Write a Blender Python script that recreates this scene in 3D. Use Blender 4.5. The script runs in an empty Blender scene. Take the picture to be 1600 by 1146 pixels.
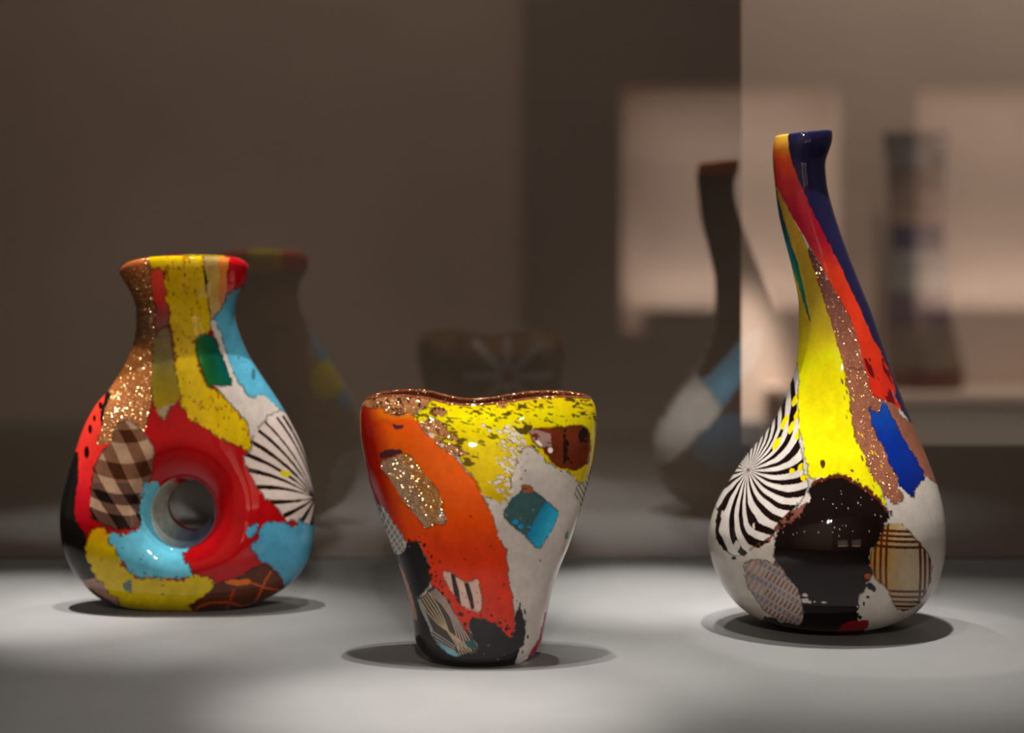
import bpy, math
import numpy as np
from mathutils import Vector

# ------------------------------------------------------------------ frame, camera
FPX = 3132.0                 # focal length in pixels of the 1600 px wide frame
HX, HY = 800.0, 362.0        # where the horizon point of the view lies
T = 0.95                     # height of the display top above the floor
CZ = T + 0.318               # camera height
scene = bpy.context.scene
COL = scene.collection
cam_data = bpy.data.cameras.new('camera')
cam = bpy.data.objects.new('camera', cam_data)
COL.objects.link(cam)
cam.location = (0, 0, CZ)
cam.rotation_euler = (math.pi / 2, 0, 0)
cam_data.sensor_width = 36.0
cam_data.lens = FPX / 1600 * 36
cam_data.shift_y = -(573 - HY) / 1600
cam_data.clip_start = 0.05
cam_data.dof.use_dof = True
cam_data.dof.focus_distance = 1.53
cam_data.dof.aperture_fstop = 3.5
scene.camera = cam
# ------------------------------------------------------------------ world, light, exposure
world = bpy.data.worlds.new('gallery_ambient')
scene.world = world
world.use_nodes = True
world.node_tree.nodes['Background'].inputs[0].default_value = (1.0, 0.9, 0.82, 1)
world.node_tree.nodes['Background'].inputs[1].default_value = 0.06
vs = scene.view_settings
vs.view_transform = 'Standard'
vs.look = 'None'
vs.exposure = 0.4
vs.gamma = 1.0
vs.use_curve_mapping = False

WARM = (1.0, 0.93, 0.84)
CASE = (1.0, 0.965, 0.915)


def spot(name, loc, target, power, angle, blend=0.6, radius=0.008, color=WARM):
    d = bpy.data.lights.new(name, 'SPOT')
    d.energy = power
    d.spot_size = math.radians(angle)
    d.spot_blend = blend
    d.shadow_soft_size = radius
    d.color = color
    o = bpy.data.objects.new(name, d)
    COL.objects.link(o)
    o.location = loc
    o.rotation_euler = (Vector(target) - Vector(loc)).to_track_quat('-Z', 'Y').to_euler()
    return o


def area(name, loc, target, power, sx, sy, color=WARM):
    d = bpy.data.lights.new(name, 'AREA')
    d.shape = 'RECTANGLE'
    d.size = sx
    d.size_y = sy
    d.energy = power
    d.color = color
    o = bpy.data.objects.new(name, d)
    COL.objects.link(o)
    o.location = loc
    o.rotation_euler = (Vector(target) - Vector(loc)).to_track_quat('-Z', 'Y').to_euler()
    return o


H = T + 1.25
# case spots, one close to the vertical of each vase, and added fills
spot('spot_left', (-0.275, 1.61, H), (-0.28, 1.64, T), 66, 20, 1.0, color=CASE)
spot('spot_cup', (-0.027, 1.42, H), (-0.03, 1.40, T), 60, 20, 1.0, color=CASE)
spot('spot_right', (0.250, 1.54, H), (0.28, 1.57, T), 64, 30, 1.0, color=CASE)
spot('spot_right_narrow', (0.285, 1.58, H + 0.02), (0.288, 1.573, T), 14, 13.6, 0.12, color=CASE)
spot('case_fill', (-0.02, 1.30, H + 0.3), (-0.02, 1.36, T), 50, 42, 1.0, 0.015, color=CASE)  # wide fill added to lift the dim parts of the display top
spot('back_fill', (0.0, 1.91, T + 1.0), (0.24, 1.69, T + 0.12), 34, 16, 1.0, 0.012, color=CASE)  # added to brighten the tall vase's back mirrored in the pane
spot('back_fill_left', (-0.02, 1.91, T + 1.0), (-0.25, 1.77, T + 0.2), 16, 18, 1.0, 0.012, color=CASE)  # added likewise for the mirrored back of the left vase
# pools on the display top
spot('pool_left', (-0.52, 1.66, H + 0.1), (-0.43, 1.70, T), 120, 17, 1.0, color=CASE)
spot('pool_front', (-0.08, 1.20, H + 0.1), (-0.055, 1.315, T), 88, 15, 1.0, color=CASE)
spot('pool_back', (0.10, 1.87, H + 0.1), (0.125, 1.755, T), 125, 15, 1.0, color=CASE)
# added fill lights behind the viewer, brightening the fronts of the vases
spot('front_fill_left', (0.16, -0.9, T + 1.30), (-0.27, 1.70, T + 0.17), 72, 14, 1.0, 0.05)
spot('front_fill_cup', (0.02, -0.9, T + 1.30), (-0.02, 1.49, T + 0.12), 90, 12, 1.0, 0.05)
spot('front_fill_right', (-0.12, -0.9, T + 1.30), (0.25, 1.62, T + 0.20), 66, 14, 1.0, 0.05)
# other displays of the gallery
area('wall_washer', (1.6, 3.95, T + 1.9), (1.6, 4.6, T + 0.2), 13, 2.4, 0.1)
spot('corner_spot', (0.50, 4.30, T + 0.8), (0.545, 4.60, T - 0.06), 80.0, 16, 1.0, 0.02)
spot('bench_fill', (0.95, 2.9, T + 1.5), (0.90, 4.12, T + 0.15), 36, 34, 1.0, 0.05)  # fill added from the front for the far vase and bench


# ------------------------------------------------------------------ numpy helpers
def lin(c):
    c = np.asarray(c, float) / 255.0
    return np.where(c <= 0.04045, c / 12.92, ((c + 0.055) / 1.055) ** 2.4)


def hash2(i, j, seed):
    i = i.astype(np.int64)
    j = j.astype(np.int64)
    h = (i * 374761393 + j * 668265263 + seed * 2147483647 + 1013904223) & 0xFFFFFFFF
    h = ((h ^ (h >> 13)) * 1274126177) & 0xFFFFFFFF
    h = (h ^ (h >> 16)) & 0xFFFFFFFF
    h = ((h ^ (h >> 15)) * 2246822519) & 0xFFFFFFFF
    h = h ^ (h >> 13)
    return (h & 0xFFFFFF) / float(0xFFFFFF)


def vnoise(x, y, s, seed=0):
    x = x / s
    y = y / s
    i = np.floor(x)
    j = np.floor(y)
    u = x - i
    v = y - j
    u = u * u * (3 - 2 * u)
    v = v * v * (3 - 2 * v)
    a = hash2(i, j, seed)
    b = hash2(i + 1, j, seed)
    c = hash2(i, j + 1, seed)
    d = hash2(i + 1, j + 1, seed)
    return (a * (1 - u) + b * u) * (1 - v) + (c * (1 - u) + d * u) * v


def fnoise(x, y, s, seed=0):
    return (0.55 * vnoise(x, y, s, seed) + 0.3 * vnoise(x, y, s / 2.1, seed + 7) + 0.15 * vnoise(x, y, s / 4.3, seed + 13))


def inside(x, y, poly):
    """even-odd test of many points"""
    res = np.zeros(x.shape, bool)
    P = np.asarray(poly, float)
    bb = (x >= P[:, 0].min()) & (x <= P[:, 0].max()) & (y >= P[:, 1].min()) & (y <= P[:, 1].max())
    idx = np.nonzero(bb)[0]
    xs, ys = x[idx], y[idx]
    r = np.zeros(xs.shape, bool)
    n = len(P)
    for k in range(n):
        x0, y0 = P[k]
        x1, y1 = P[(k + 1) % n]
        if y0 == y1:
            continue
        c = (y0 > ys) != (y1 > ys)
        r ^= c & (xs < (x1 - x0) * (ys - y0) / (y1 - y0) + x0)
    res[idx] = r
    return res


def rounded(poly, it=2):
    P = np.asarray(poly, float)
    for _ in range(it):
        Q = np.roll(P, -1, axis=0)
        P = np.stack([P * 0.78 + Q * 0.22, P * 0.22 + Q * 0.78], 1).reshape(-1, 2)
    return P


def linedist(x, y, pts):
    d = np.full(x.shape, 1e9)
    for (x0, y0), (x1, y1) in zip(pts[:-1], pts[1:]):
        vx, vy = x1 - x0, y1 - y0
        t = np.clip(((x - x0) * vx + (y - y0) * vy) / (vx * vx + vy * vy + 1e-9), 0, 1)
        d = np.minimum(d, np.hypot(x - x0 - t * vx, y - y0 - t * vy))
    return d


def specks(x, y, cell, dens, rad, seed, sx=1.0, sy=1.0, rot=0.0):
    """random round or stretched spots: a mask"""
    c, s = math.cos(rot), math.sin(rot)
    X = (x * c + y * s) / sx
    Y = (-x * s + y * c) / sy
    i0 = np.floor(X / cell)
    j0 = np.floor(Y / cell)
    m = np.zeros(x.shape, bool)
    for di in (-1, 0, 1):
        for dj in (-1, 0, 1):
            i, j = i0 + di, j0 + dj
            px = (i + hash2(i, j, seed)) * cell
            py = (j + hash2(i, j, seed + 1)) * cell
            r = rad * (0.4 + 0.6 * hash2(i, j, seed + 2))
            on = hash2(i, j, seed + 3) < dens
            m |= on & (np.hypot(X - px, Y - py) < r)
    return m


def K(x0, y0, s, pts):
    return [(x0 + a / s, y0 + b / s) for a, b in pts]


def flat(c):
    L = lin(c)
    return lambda x, y: np.broadcast_to(L, (x.size, 3)).copy()


def ramp(axis, stops, wob=0.0, seed=3):
    ps = [p for p, _ in stops]
    cs = np.array([lin(c) for _, c in stops])

    def f(x, y):
        v = (x * axis[0] + y * axis[1])
        if wob:
            v = v + (fnoise(x, y, 30, seed) - 0.5) * wob
        return np.stack([np.interp(v, ps, cs[:, k]) for k in range(3)], 1)
    return f


def mottle(base, amt=0.15, s=14, seed=5):
    def f(x, y):
        n = fnoise(x, y, s, seed) - 0.5
        return base(x, y) * (1 + 2 * amt * n)[:, None]
    return f


def over(base, *masks):
    """paint coloured masks (function, colour) over a base colour"""
    def f(x, y):
        c = base(x, y)
        for mf, colr in masks:
            m = mf(x, y)
            if colr is not None:
                c[m] = lin(colr)
        return c
    return f


def pchip(xs, ys):
    """smooth shape-preserving interpolation"""
    xs = np.asarray(xs, float)
    ys = np.asarray(ys, float)
    h = np.diff(xs)
    d = np.diff(ys) / h
    m = np.zeros_like(xs)
    m[0], m[-1] = d[0], d[-1]
    for k in range(1, len(xs) - 1):
        if d[k - 1] * d[k] > 0:
            w1, w2 = 2 * h[k] + h[k - 1], h[k] + 2 * h[k - 1]
            m[k] = (w1 + w2) / (w1 / d[k - 1] + w2 / d[k])

    def f(q):
        q = np.clip(np.asarray(q, float), xs[0], xs[-1])
        k = np.clip(np.searchsorted(xs, q) - 1, 0, len(xs) - 2)
        t = (q - xs[k]) / h[k]
        return ((2 * t**3 - 3 * t**2 + 1) * ys[k] + (t**3 - 2 * t**2 + t) * h[k] * m[k]
                + (-2 * t**3 + 3 * t**2) * ys[k + 1] + (t**3 - t**2) * h[k] * m[k + 1])
    return f


def smoothed(f, lo, hi, sig):
    q = np.linspace(lo, hi, 1200)
    v = f(q)
    n = max(3, int(sig * 1200 / (hi - lo)))
    k = np.exp(-0.5 * (np.arange(-3 * n, 3 * n + 1) / n) ** 2)
    k /= k.sum()
    vp = np.concatenate([2 * v[0] - v[1:3 * n + 1][::-1], v, 2 * v[-1] - v[-3 * n - 1:-1][::-1]])
    s = np.convolve(vp, k, 'valid')
    return lambda p: np.interp(p, q, s)


# ------------------------------------------------------------------ mesh helpers
def obj(name, verts, faces, mat, parent=None, smooth=False):
    me = bpy.data.meshes.new(name)
    me.from_pydata([tuple(v) for v in verts], [], faces)
    me.materials.append(mat)
    if smooth:
        me.polygons.foreach_set('use_smooth', [True] * len(me.polygons))
    me.update()
    o = bpy.data.objects.new(name, me)
    COL.objects.link(o)
    if parent:
        o.parent = parent
    return o


def box_data(x0, x1, y0, y1, z0, z1, b=0.0):
    """a box with chamfered vertical and top edges when b > 0"""
    if b <= 0:
        v = [(x, y, z) for z in (z0, z1) for y in (y0, y1) for x in (x0, x1)]
        f = [(0, 2, 3, 1), (4, 5, 7, 6), (0, 1, 5, 4), (2, 6, 7, 3), (0, 4, 6, 2), (1, 3, 7, 5)]
        return v, f
    ring = lambda i, z: [(x0 + i, y0, z), (x1 - i, y0, z), (x1, y0 + i, z), (x1, y1 - i, z), (x1 - i, y1, z), (x0 + i, y1, z), (x0, y1 - i, z), (x0, y0 + i, z)]
    top = [(x0 + b, y0 + b, z1), (x1 - b, y0 + b, z1), (x1 - b, y0 + b, z1), (x1 - b, y1 - b, z1)]
    A = ring(b, z0)
    B = ring(b, z1 - b)
    Cn = [(min(max(x, x0 + b), x1 - b), min(max(y, y0 + b), y1 - b), z1) for x, y, z in B]
    v = A + B + Cn
    f = [tuple(range(7, -1, -1)), tuple(range(16, 24))]
    for k in range(8):
        n = (k + 1) % 8
        f += [(k, n, 8 + n, 8 + k), (8 + k, 8 + n, 16 + n, 16 + k)]
    return v, f


def box(name, x0, x1, y0, y1, z0, z1, mat, parent=None, b=0.0):
    v, f = box_data(x0, x1, y0, y1, z0, z1, b)
    o = obj(name, v, f, mat, parent)
    me = o.data
    me.validate()
    return o


def tag(o, label=None, cat=None, group=None, kind=None):
    if label: o['label'] = label
    if cat: o['category'] = cat
    if group: o['group'] = group
    if kind: o['kind'] = kind
    return o


def empty(name, loc):
    o = bpy.data.objects.new(name, None)
    COL.objects.link(o)
    o.location = loc
    o.empty_display_size = 0.05
    return o


# ------------------------------------------------------------------ materials
def plain(name, c, rough=0.6, spec=0.5, noise=0.04, scale=40, bump=0.0):
    m = bpy.data.materials.new(name)
    m.use_nodes = True
    nt = m.node_tree
    p = nt.nodes['Principled BSDF']
    p.inputs['Roughness'].default_value = rough
    p.inputs['Specular IOR Level'].default_value = spec
    tc = nt.nodes.new('ShaderNodeTexCoord')
    nz = nt.nodes.new('ShaderNodeTexNoise')
    nz.inputs['Scale'].default_value = scale
    nz.inputs['Detail'].default_value = 6
    nt.links.new(tc.outputs['Object'], nz.inputs['Vector'])
    rp = nt.nodes.new('ShaderNodeValToRGB')
    L = lin(c)
    rp.color_ramp.elements[0].color = (*(L * (1 - noise * 2)), 1)
    rp.color_ramp.elements[1].color = (*(L * (1 + noise * 2)), 1)
    rp.color_ramp.elements[0].position = 0.3
    rp.color_ramp.elements[1].position = 0.7
    nt.links.new(nz.outputs['Fac'], rp.inputs['Fac'])
    nt.links.new(rp.outputs['Color'], p.inputs['Base Color'])
    if bump:
        bp = nt.nodes.new('ShaderNodeBump')
        bp.inputs['Strength'].default_value = bump
        bp.inputs['Distance'].default_value = 0.001
        nt.links.new(nz.outputs['Fac'], bp.inputs['Height'])
        nt.links.new(bp.outputs['Normal'], p.inputs['Normal'])
    return m


def pane_material():
    m = bpy.data.materials.new('coated_glass')
    m.use_nodes = True
    nt = m.node_tree
    nt.nodes.clear()
    out = nt.nodes.new('ShaderNodeOutputMaterial')
    mix = nt.nodes.new('ShaderNodeMixShader')
    tr = nt.nodes.new('ShaderNodeBsdfTransparent')
    gl = nt.nodes.new('ShaderNodeBsdfGlossy')
    gl.inputs['Roughness'].default_value = 0.0
    tr.inputs['Color'].default_value = (0.97, 0.96, 0.95, 1)
    lw = nt.nodes.new('ShaderNodeLayerWeight')
    lw.inputs['Blend'].default_value = 0.5
    pw = nt.nodes.new('ShaderNodeMath')
    pw.operation = 'POWER'
    pw.inputs[1].default_value = 5.0
    nt.links.new(lw.outputs['Facing'], pw.inputs[0])
    ma = nt.nodes.new('ShaderNodeMath')
    ma.operation = 'MULTIPLY_ADD'
    ma.inputs[1].default_value = 1 - PANE_R
    ma.inputs[2].default_value = PANE_R
    nt.links.new(pw.outputs[0], ma.inputs[0])
    nt.links.new(ma.outputs[0], mix.inputs['Fac'])
    nt.links.new(tr.outputs[0], mix.inputs[1])
    nt.links.new(gl.outputs[0], mix.inputs[2])
    nt.links.new(mix.outputs[0], out.inputs[0])
    return m


PANE_R = 0.17       # coated pane: share reflected head-on


def clear_edge_material():
    m = bpy.data.materials.new('clear_glass_edge')
    m.use_nodes = True
    nt = m.node_tree
    nt.nodes.clear()
    out = nt.nodes.new('ShaderNodeOutputMaterial')
    tr = nt.nodes.new('ShaderNodeBsdfTransparent')
    tr.inputs['Color'].default_value = (0.95, 0.97, 0.95, 1)
    nt.links.new(tr.outputs[0], out.inputs[0])
    return m


def glass_material(name):
    """blown coloured glass: attribute colours, partly translucent, under a clear gloss; glitter where aventurine"""
    m = bpy.data.materials.new(name)
    m.use_nodes = True
    nt = m.node_tree
    nt.nodes.clear()
    N = nt.nodes.new
    Lk = nt.links.new
    out = N('ShaderNodeOutputMaterial')
    col = N('ShaderNodeAttribute')
    col.attribute_name = 'col'
    tra = N('ShaderNodeAttribute')
    tra.attribute_name = 'tr'
    gla = N('ShaderNodeAttribute')
    gla.attribute_name = 'gl'
    tc = N('ShaderNodeTexCoord')
    # fine streaks in the colour
    nz = N('ShaderNodeTexNoise')
    nz.inputs['Scale'].default_value = 260
    nz.inputs['Detail'].default_value = 4
    Lk(tc.outputs['Object'], nz.inputs['Vector'])
    mr = N('ShaderNodeMapRange')
    mr.inputs['From Min'].default_value = 0.3
    mr.inputs['From Max'].default_value = 0.7
    mr.inputs['To Min'].default_value = 0.95
    mr.inputs['To Max'].default_value = 1.05
    Lk(nz.outputs['Fac'], mr.inputs['Value'])
    mul = N('ShaderNodeVectorMath')
    mul.operation = 'SCALE'
    Lk(col.outputs['Color'], mul.inputs[0])
    Lk(mr.outputs['Result'], mul.inputs['Scale'])
    dif = N('ShaderNodeBsdfDiffuse')
    trl = N('ShaderNodeBsdfTranslucent')
    Lk(mul.outputs[0], dif.inputs['Color'])
    Lk(mul.outputs[0], trl.inputs['Color'])
    body = N('ShaderNodeMixShader')
    Lk(tra.outputs['Fac'], body.inputs['Fac'])
    Lk(dif.outputs[0], body.inputs[1])
    Lk(trl.outputs[0], body.inputs[2])
    # aventurine flakes: tiny mirrors with random tilt
    vo = N('ShaderNodeTexVoronoi')
    vo.inputs['Scale'].default_value = 1150
    Lk(tc.outputs['Object'], vo.inputs['Vector'])
    geo = N('ShaderNodeNewGeometry')
    sub = N('ShaderNodeVectorMath')
    sub.operation = 'SUBTRACT'
    Lk(vo.outputs['Color'], sub.inputs[0])
    sub.inputs[1].default_value = (0.5, 0.5, 0.5)
    sc = N('ShaderNodeVectorMath')
    sc.operation = 'SCALE'
    sc.inputs['Scale'].default_value = 1.5
    Lk(sub.outputs[0], sc.inputs[0])
    add = N('ShaderNodeVectorMath')
    add.operation = 'ADD'
    Lk(sc.outputs[0], add.inputs[0])
    Lk(geo.outputs['Normal'], add.inputs[1])
    nrm = N('ShaderNodeVectorMath')
    nrm.operation = 'NORMALIZE'
    Lk(add.outputs[0], nrm.inputs[0])
    fl = N('ShaderNodeBsdfGlossy')
    fl.inputs['Roughness'].default_value = 0.22
    fl.inputs['Color'].default_value = (1.0, 0.62, 0.28, 1)
    Lk(nrm.outputs[0], fl.inputs['Normal'])
    gf = N('ShaderNodeMath')
    gf.operation = 'MULTIPLY'
    gf.inputs[1].default_value = 0.24
    Lk(gla.outputs['Fac'], gf.inputs[0])
    av = N('ShaderNodeMixShader')
    Lk(gf.outputs[0], av.inputs['Fac'])
    Lk(body.outputs[0], av.inputs[1])
    Lk(fl.outputs[0], av.inputs[2])
    # clear gloss with the slight unevenness of hand-blown glass
    n2 = N('ShaderNodeTexNoise')
    n2.inputs['Scale'].default_value = 28
    n2.inputs['Detail'].default_value = 2
    Lk(tc.outputs['Object'], n2.inputs['Vector'])
    bp = N('ShaderNodeBump')
    bp.inputs['Strength'].default_value = 0.25
    bp.inputs['Distance'].default_value = 0.002
    Lk(n2.outputs['Fac'], bp.inputs['Height'])
    coat = N('ShaderNodeBsdfGlossy')
    coat.inputs['Roughness'].default_value = 0.035
    Lk(bp.outputs['Normal'], coat.inputs['Normal'])
    fr = N('ShaderNodeFresnel')
    fr.inputs['IOR'].default_value = 1.5
    Lk(bp.outputs['Normal'], fr.inputs['Normal'])
    fin = N('ShaderNodeMixShader')
    Lk(fr.outputs['Fac'], fin.inputs['Fac'])
    Lk(av.outputs[0], fin.inputs[1])
    Lk(coat.outputs[0], fin.inputs[2])
    Lk(fin.outputs[0], out.inputs[0])
    return m


# ------------------------------------------------------------------ the display and the gallery
m_top = plain('painted_display_top', (110, 109, 108), 0.62, 0.3, 0.02, 18)
m_body = plain('painted_plinth', (120, 114, 108), 0.7, 0.3, 0.02, 12)
m_board = plain('taupe_board', (98, 84, 74), 0.7, 0.2, 0.02, 6)
m_wall_light = plain('pale_wall_paint', (198, 172, 157), 0.85, 0.2, 0.02, 4)
m_wall_dark = plain('dark_wall_paint', (88, 76, 68), 0.85, 0.2, 0.02, 4)
m_wall_taupe = plain('taupe_wall_paint', (120, 102, 90), 0.85, 0.2, 0.03, 3)
m_floor = plain('dark_floor', (58, 50, 44), 0.6, 0.3, 0.05, 5)
m_bench = plain('bench_paint', (176, 160, 148), 0.8, 0.2, 0.02, 6)

YG = 1.949                                   # the glass at the back of the display


def px(x, Y): return (x - HX) * Y / FPX
def pz(y, Y): return CZ - (y - HY) * Y / FPX


tag(box('floor', -4, 4, -3.2, 5.4, -0.1, 0.0, m_floor), kind='structure')
tbl = empty('display_plinth', (0, 1.2, 0))
tag(tbl, 'wide pale grey display plinth carrying the three glass vases', 'plinth')
o = box('plinth_top', -1.5, 1.5, 0.5 - 1.2, YG - 0.001 - 1.2, T - 0.03, T, m_top, tbl, 0.002)
o = box('plinth_body', -1.47, 1.47, 0.53 - 1.2, YG - 0.03 - 1.2, 0.0, T - 0.03, m_body, tbl)

# glass pane and the board behind it with its opening to the right
pane = empty('glass_screen', (0, YG, T))
tag(pane, 'tall reflective glass pane closing the back of the display', 'glass screen')
v, f = box_data(-1.5, 1.5, 0, 0.006, 0.0005, 1.6)
front = obj('coated_face', [v[0], v[1], v[5], v[4]], [(0, 1, 2, 3)], pane_material(), pane)
obj('pane_body', v, [q for q in f if set(q) != {0, 1, 4, 5}], clear_edge_material(), pane)
xo, zo = px(1157, YG + 0.015), pz(698, YG + 0.015)
y0, y1 = YG + 0.008, YG + 0.030
prof = [(-1.5, T), (1.5, T), (1.5, zo), (xo, zo), (xo, T + 1.6), (-1.5, T + 1.6)]
bv = [(x, y0, z) for x, z in prof] + [(x, y1, z) for x, z in prof]
bf = [(0, 1, 2, 3), (0, 3, 4, 5), (9, 8, 7, 6), (11, 10, 9, 6)] + [(k, k + 6, (k + 1) % 6 + 6, (k + 1) % 6) for k in range(6)]
tag(obj('back_board', bv, bf, m_board), 'dark taupe board behind the glass with an opening on the right', 'board')
tag(box('board_base', -1.5, 1.5, y0, y1 + 0.4, 0.0, T - 0.002, m_body), 'grey painted base under the taupe board', 'plinth')

# the next display seen through the opening
tag(box('wall_back', -3.6, 4.0, 4.6, 4.7, T - 0.118, 3.2, m_wall_light), kind='structure')
tag(box('baseboard_back', -3.6, 4.0, 4.595, 4.7, 0.0, T - 0.118, m_wall_dark), kind='structure')
bx0 = px(1192, 4.59)
TB = T - 0.033                                # top of that bench
bench = empty('display_bench', (1.8, 4.46, 0))
tag(bench, 'grey brown display bench against the pale lit wall', 'bench')
box('bench_top', bx0 - 1.8, 3.6 - 1.8, -0.12, 0.13, TB - 0.02, TB, m_wall_light, bench, 0.003)
box('bench_body', bx0 + 0.004 - 1.8, 3.58 - 1.8, -0.11, 0.118, 0.0, TB - 0.02, m_bench, bench)

# the wall behind the viewer, seen only as a reflection in the pane
YR = -2.6
PR = 2 * YG - YR
def rx(x): return (x - HX) * PR / FPX
def rz(y): return CZ - (y - HY) * PR / FPX
n1 = (rx(972), rx(1318), rz(522), rz(133))
n2 = (rx(1432), rx(1790), rz(522), rz(133))
tag(box('wall_front_left', -4, rx(812), YR - 0.1, YR, 0, 3.2, m_wall_taupe), kind='structure')
ww = [(rx(812), n1[0], 0, 3.2), (n1[1], n2[0], 0, 3.2), (n2[1], 4, 0, 3.2)]
vv, ff = [], []
for (a, b, c, d) in ww + [(n1[0], n1[1], 0, n1[2]), (n1[0], n1[1], n1[3], 3.2), (n2[0], n2[1], 0, n2[2]), (n2[0], n2[1], n2[3], 3.2)]:
    v, f = box_data(a, b, YR - 0.1, YR, c, d)
    k = len(vv)
    vv += v
    ff += [tuple(i + k for i in q) for q in f]
tag(obj('wall_front', vv, ff, m_wall_dark), kind='structure')
for q, (nx, lab) in enumerate(((n1, 'pale lit wall niche reflected beside the tall vase neck'), (n2, 'pale lit wall niche reflected at the right edge'))):
    a, b, c, d = nx
    r = empty('wall_niche', ((a + b) / 2, YR, c))
    tag(r, lab, 'niche', 'lit niches')
    w, h, dp = (b - a) / 2, d - c, 0.24
    box('niche_back', -w, w, -dp - 0.02, -dp, 0, h, m_wall_light, r)
    box('niche_side', -w - 0.02, -w, -dp, -0.1, 0, h, m_wall_light, r)
    box('niche_side', w, w + 0.02, -dp, -0.1, 0, h, m_wall_light, r)
    box('niche_ceiling', -w, w, -dp, -0.1, h, h + 0.02, m_wall_light, r)
    box('niche_floor', -w, w, -dp, -0.1, -0.02, 0, m_wall_light, r)
    area('niche_lamp', ((a + b) / 2, YR - 0.112, c + 0.08), ((a + b) / 2, YR - 0.24, c + 0.42), 2.6, (b - a) * 0.9, 0.04)
    area('niche_lamp', ((a + b) / 2, YR - 0.12, d - 0.01), ((a + b) / 2, YR - 0.24, c), 1.3, (b - a) * 0.9, 0.04)
    bb = box('display_block', a + 0.085, b - 0.003, YR - dp + 0.003, YR - 0.105, c + 0.0005, c + 0.07, m_wall_dark, None, 0.003)
    tag(bb, ('low dark block in the lit niche reflected beside the vase neck', 'low dark block in the niche reflected at the right edge')[q], 'block', 'blocks in niches')
spot('niche_spot', (n1[0] + 0.10, YR - 0.12, n1[3] - 0.02), (n1[0] + 0.035, YR - 0.23, n1[2] + 0.03), 14, 22, 1.0, 0.02)
area('rear_wall_fill', (-0.4, -0.6, T + 1.95), (-0.4, -2.6, T + 0.45), 125, 3.0, 0.8)  # added unseen light, lifts the rear wall mirrored in the pane

# ------------------------------------------------------------------ vases: shape
def proj(P):
    """where a point of the vase surface lies in the reference view, used to lay out its patches"""
    return HX + FPX * P[:, 0] / P[:, 1], HY - FPX * (P[:, 2] - CZ) / P[:, 1]


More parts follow.
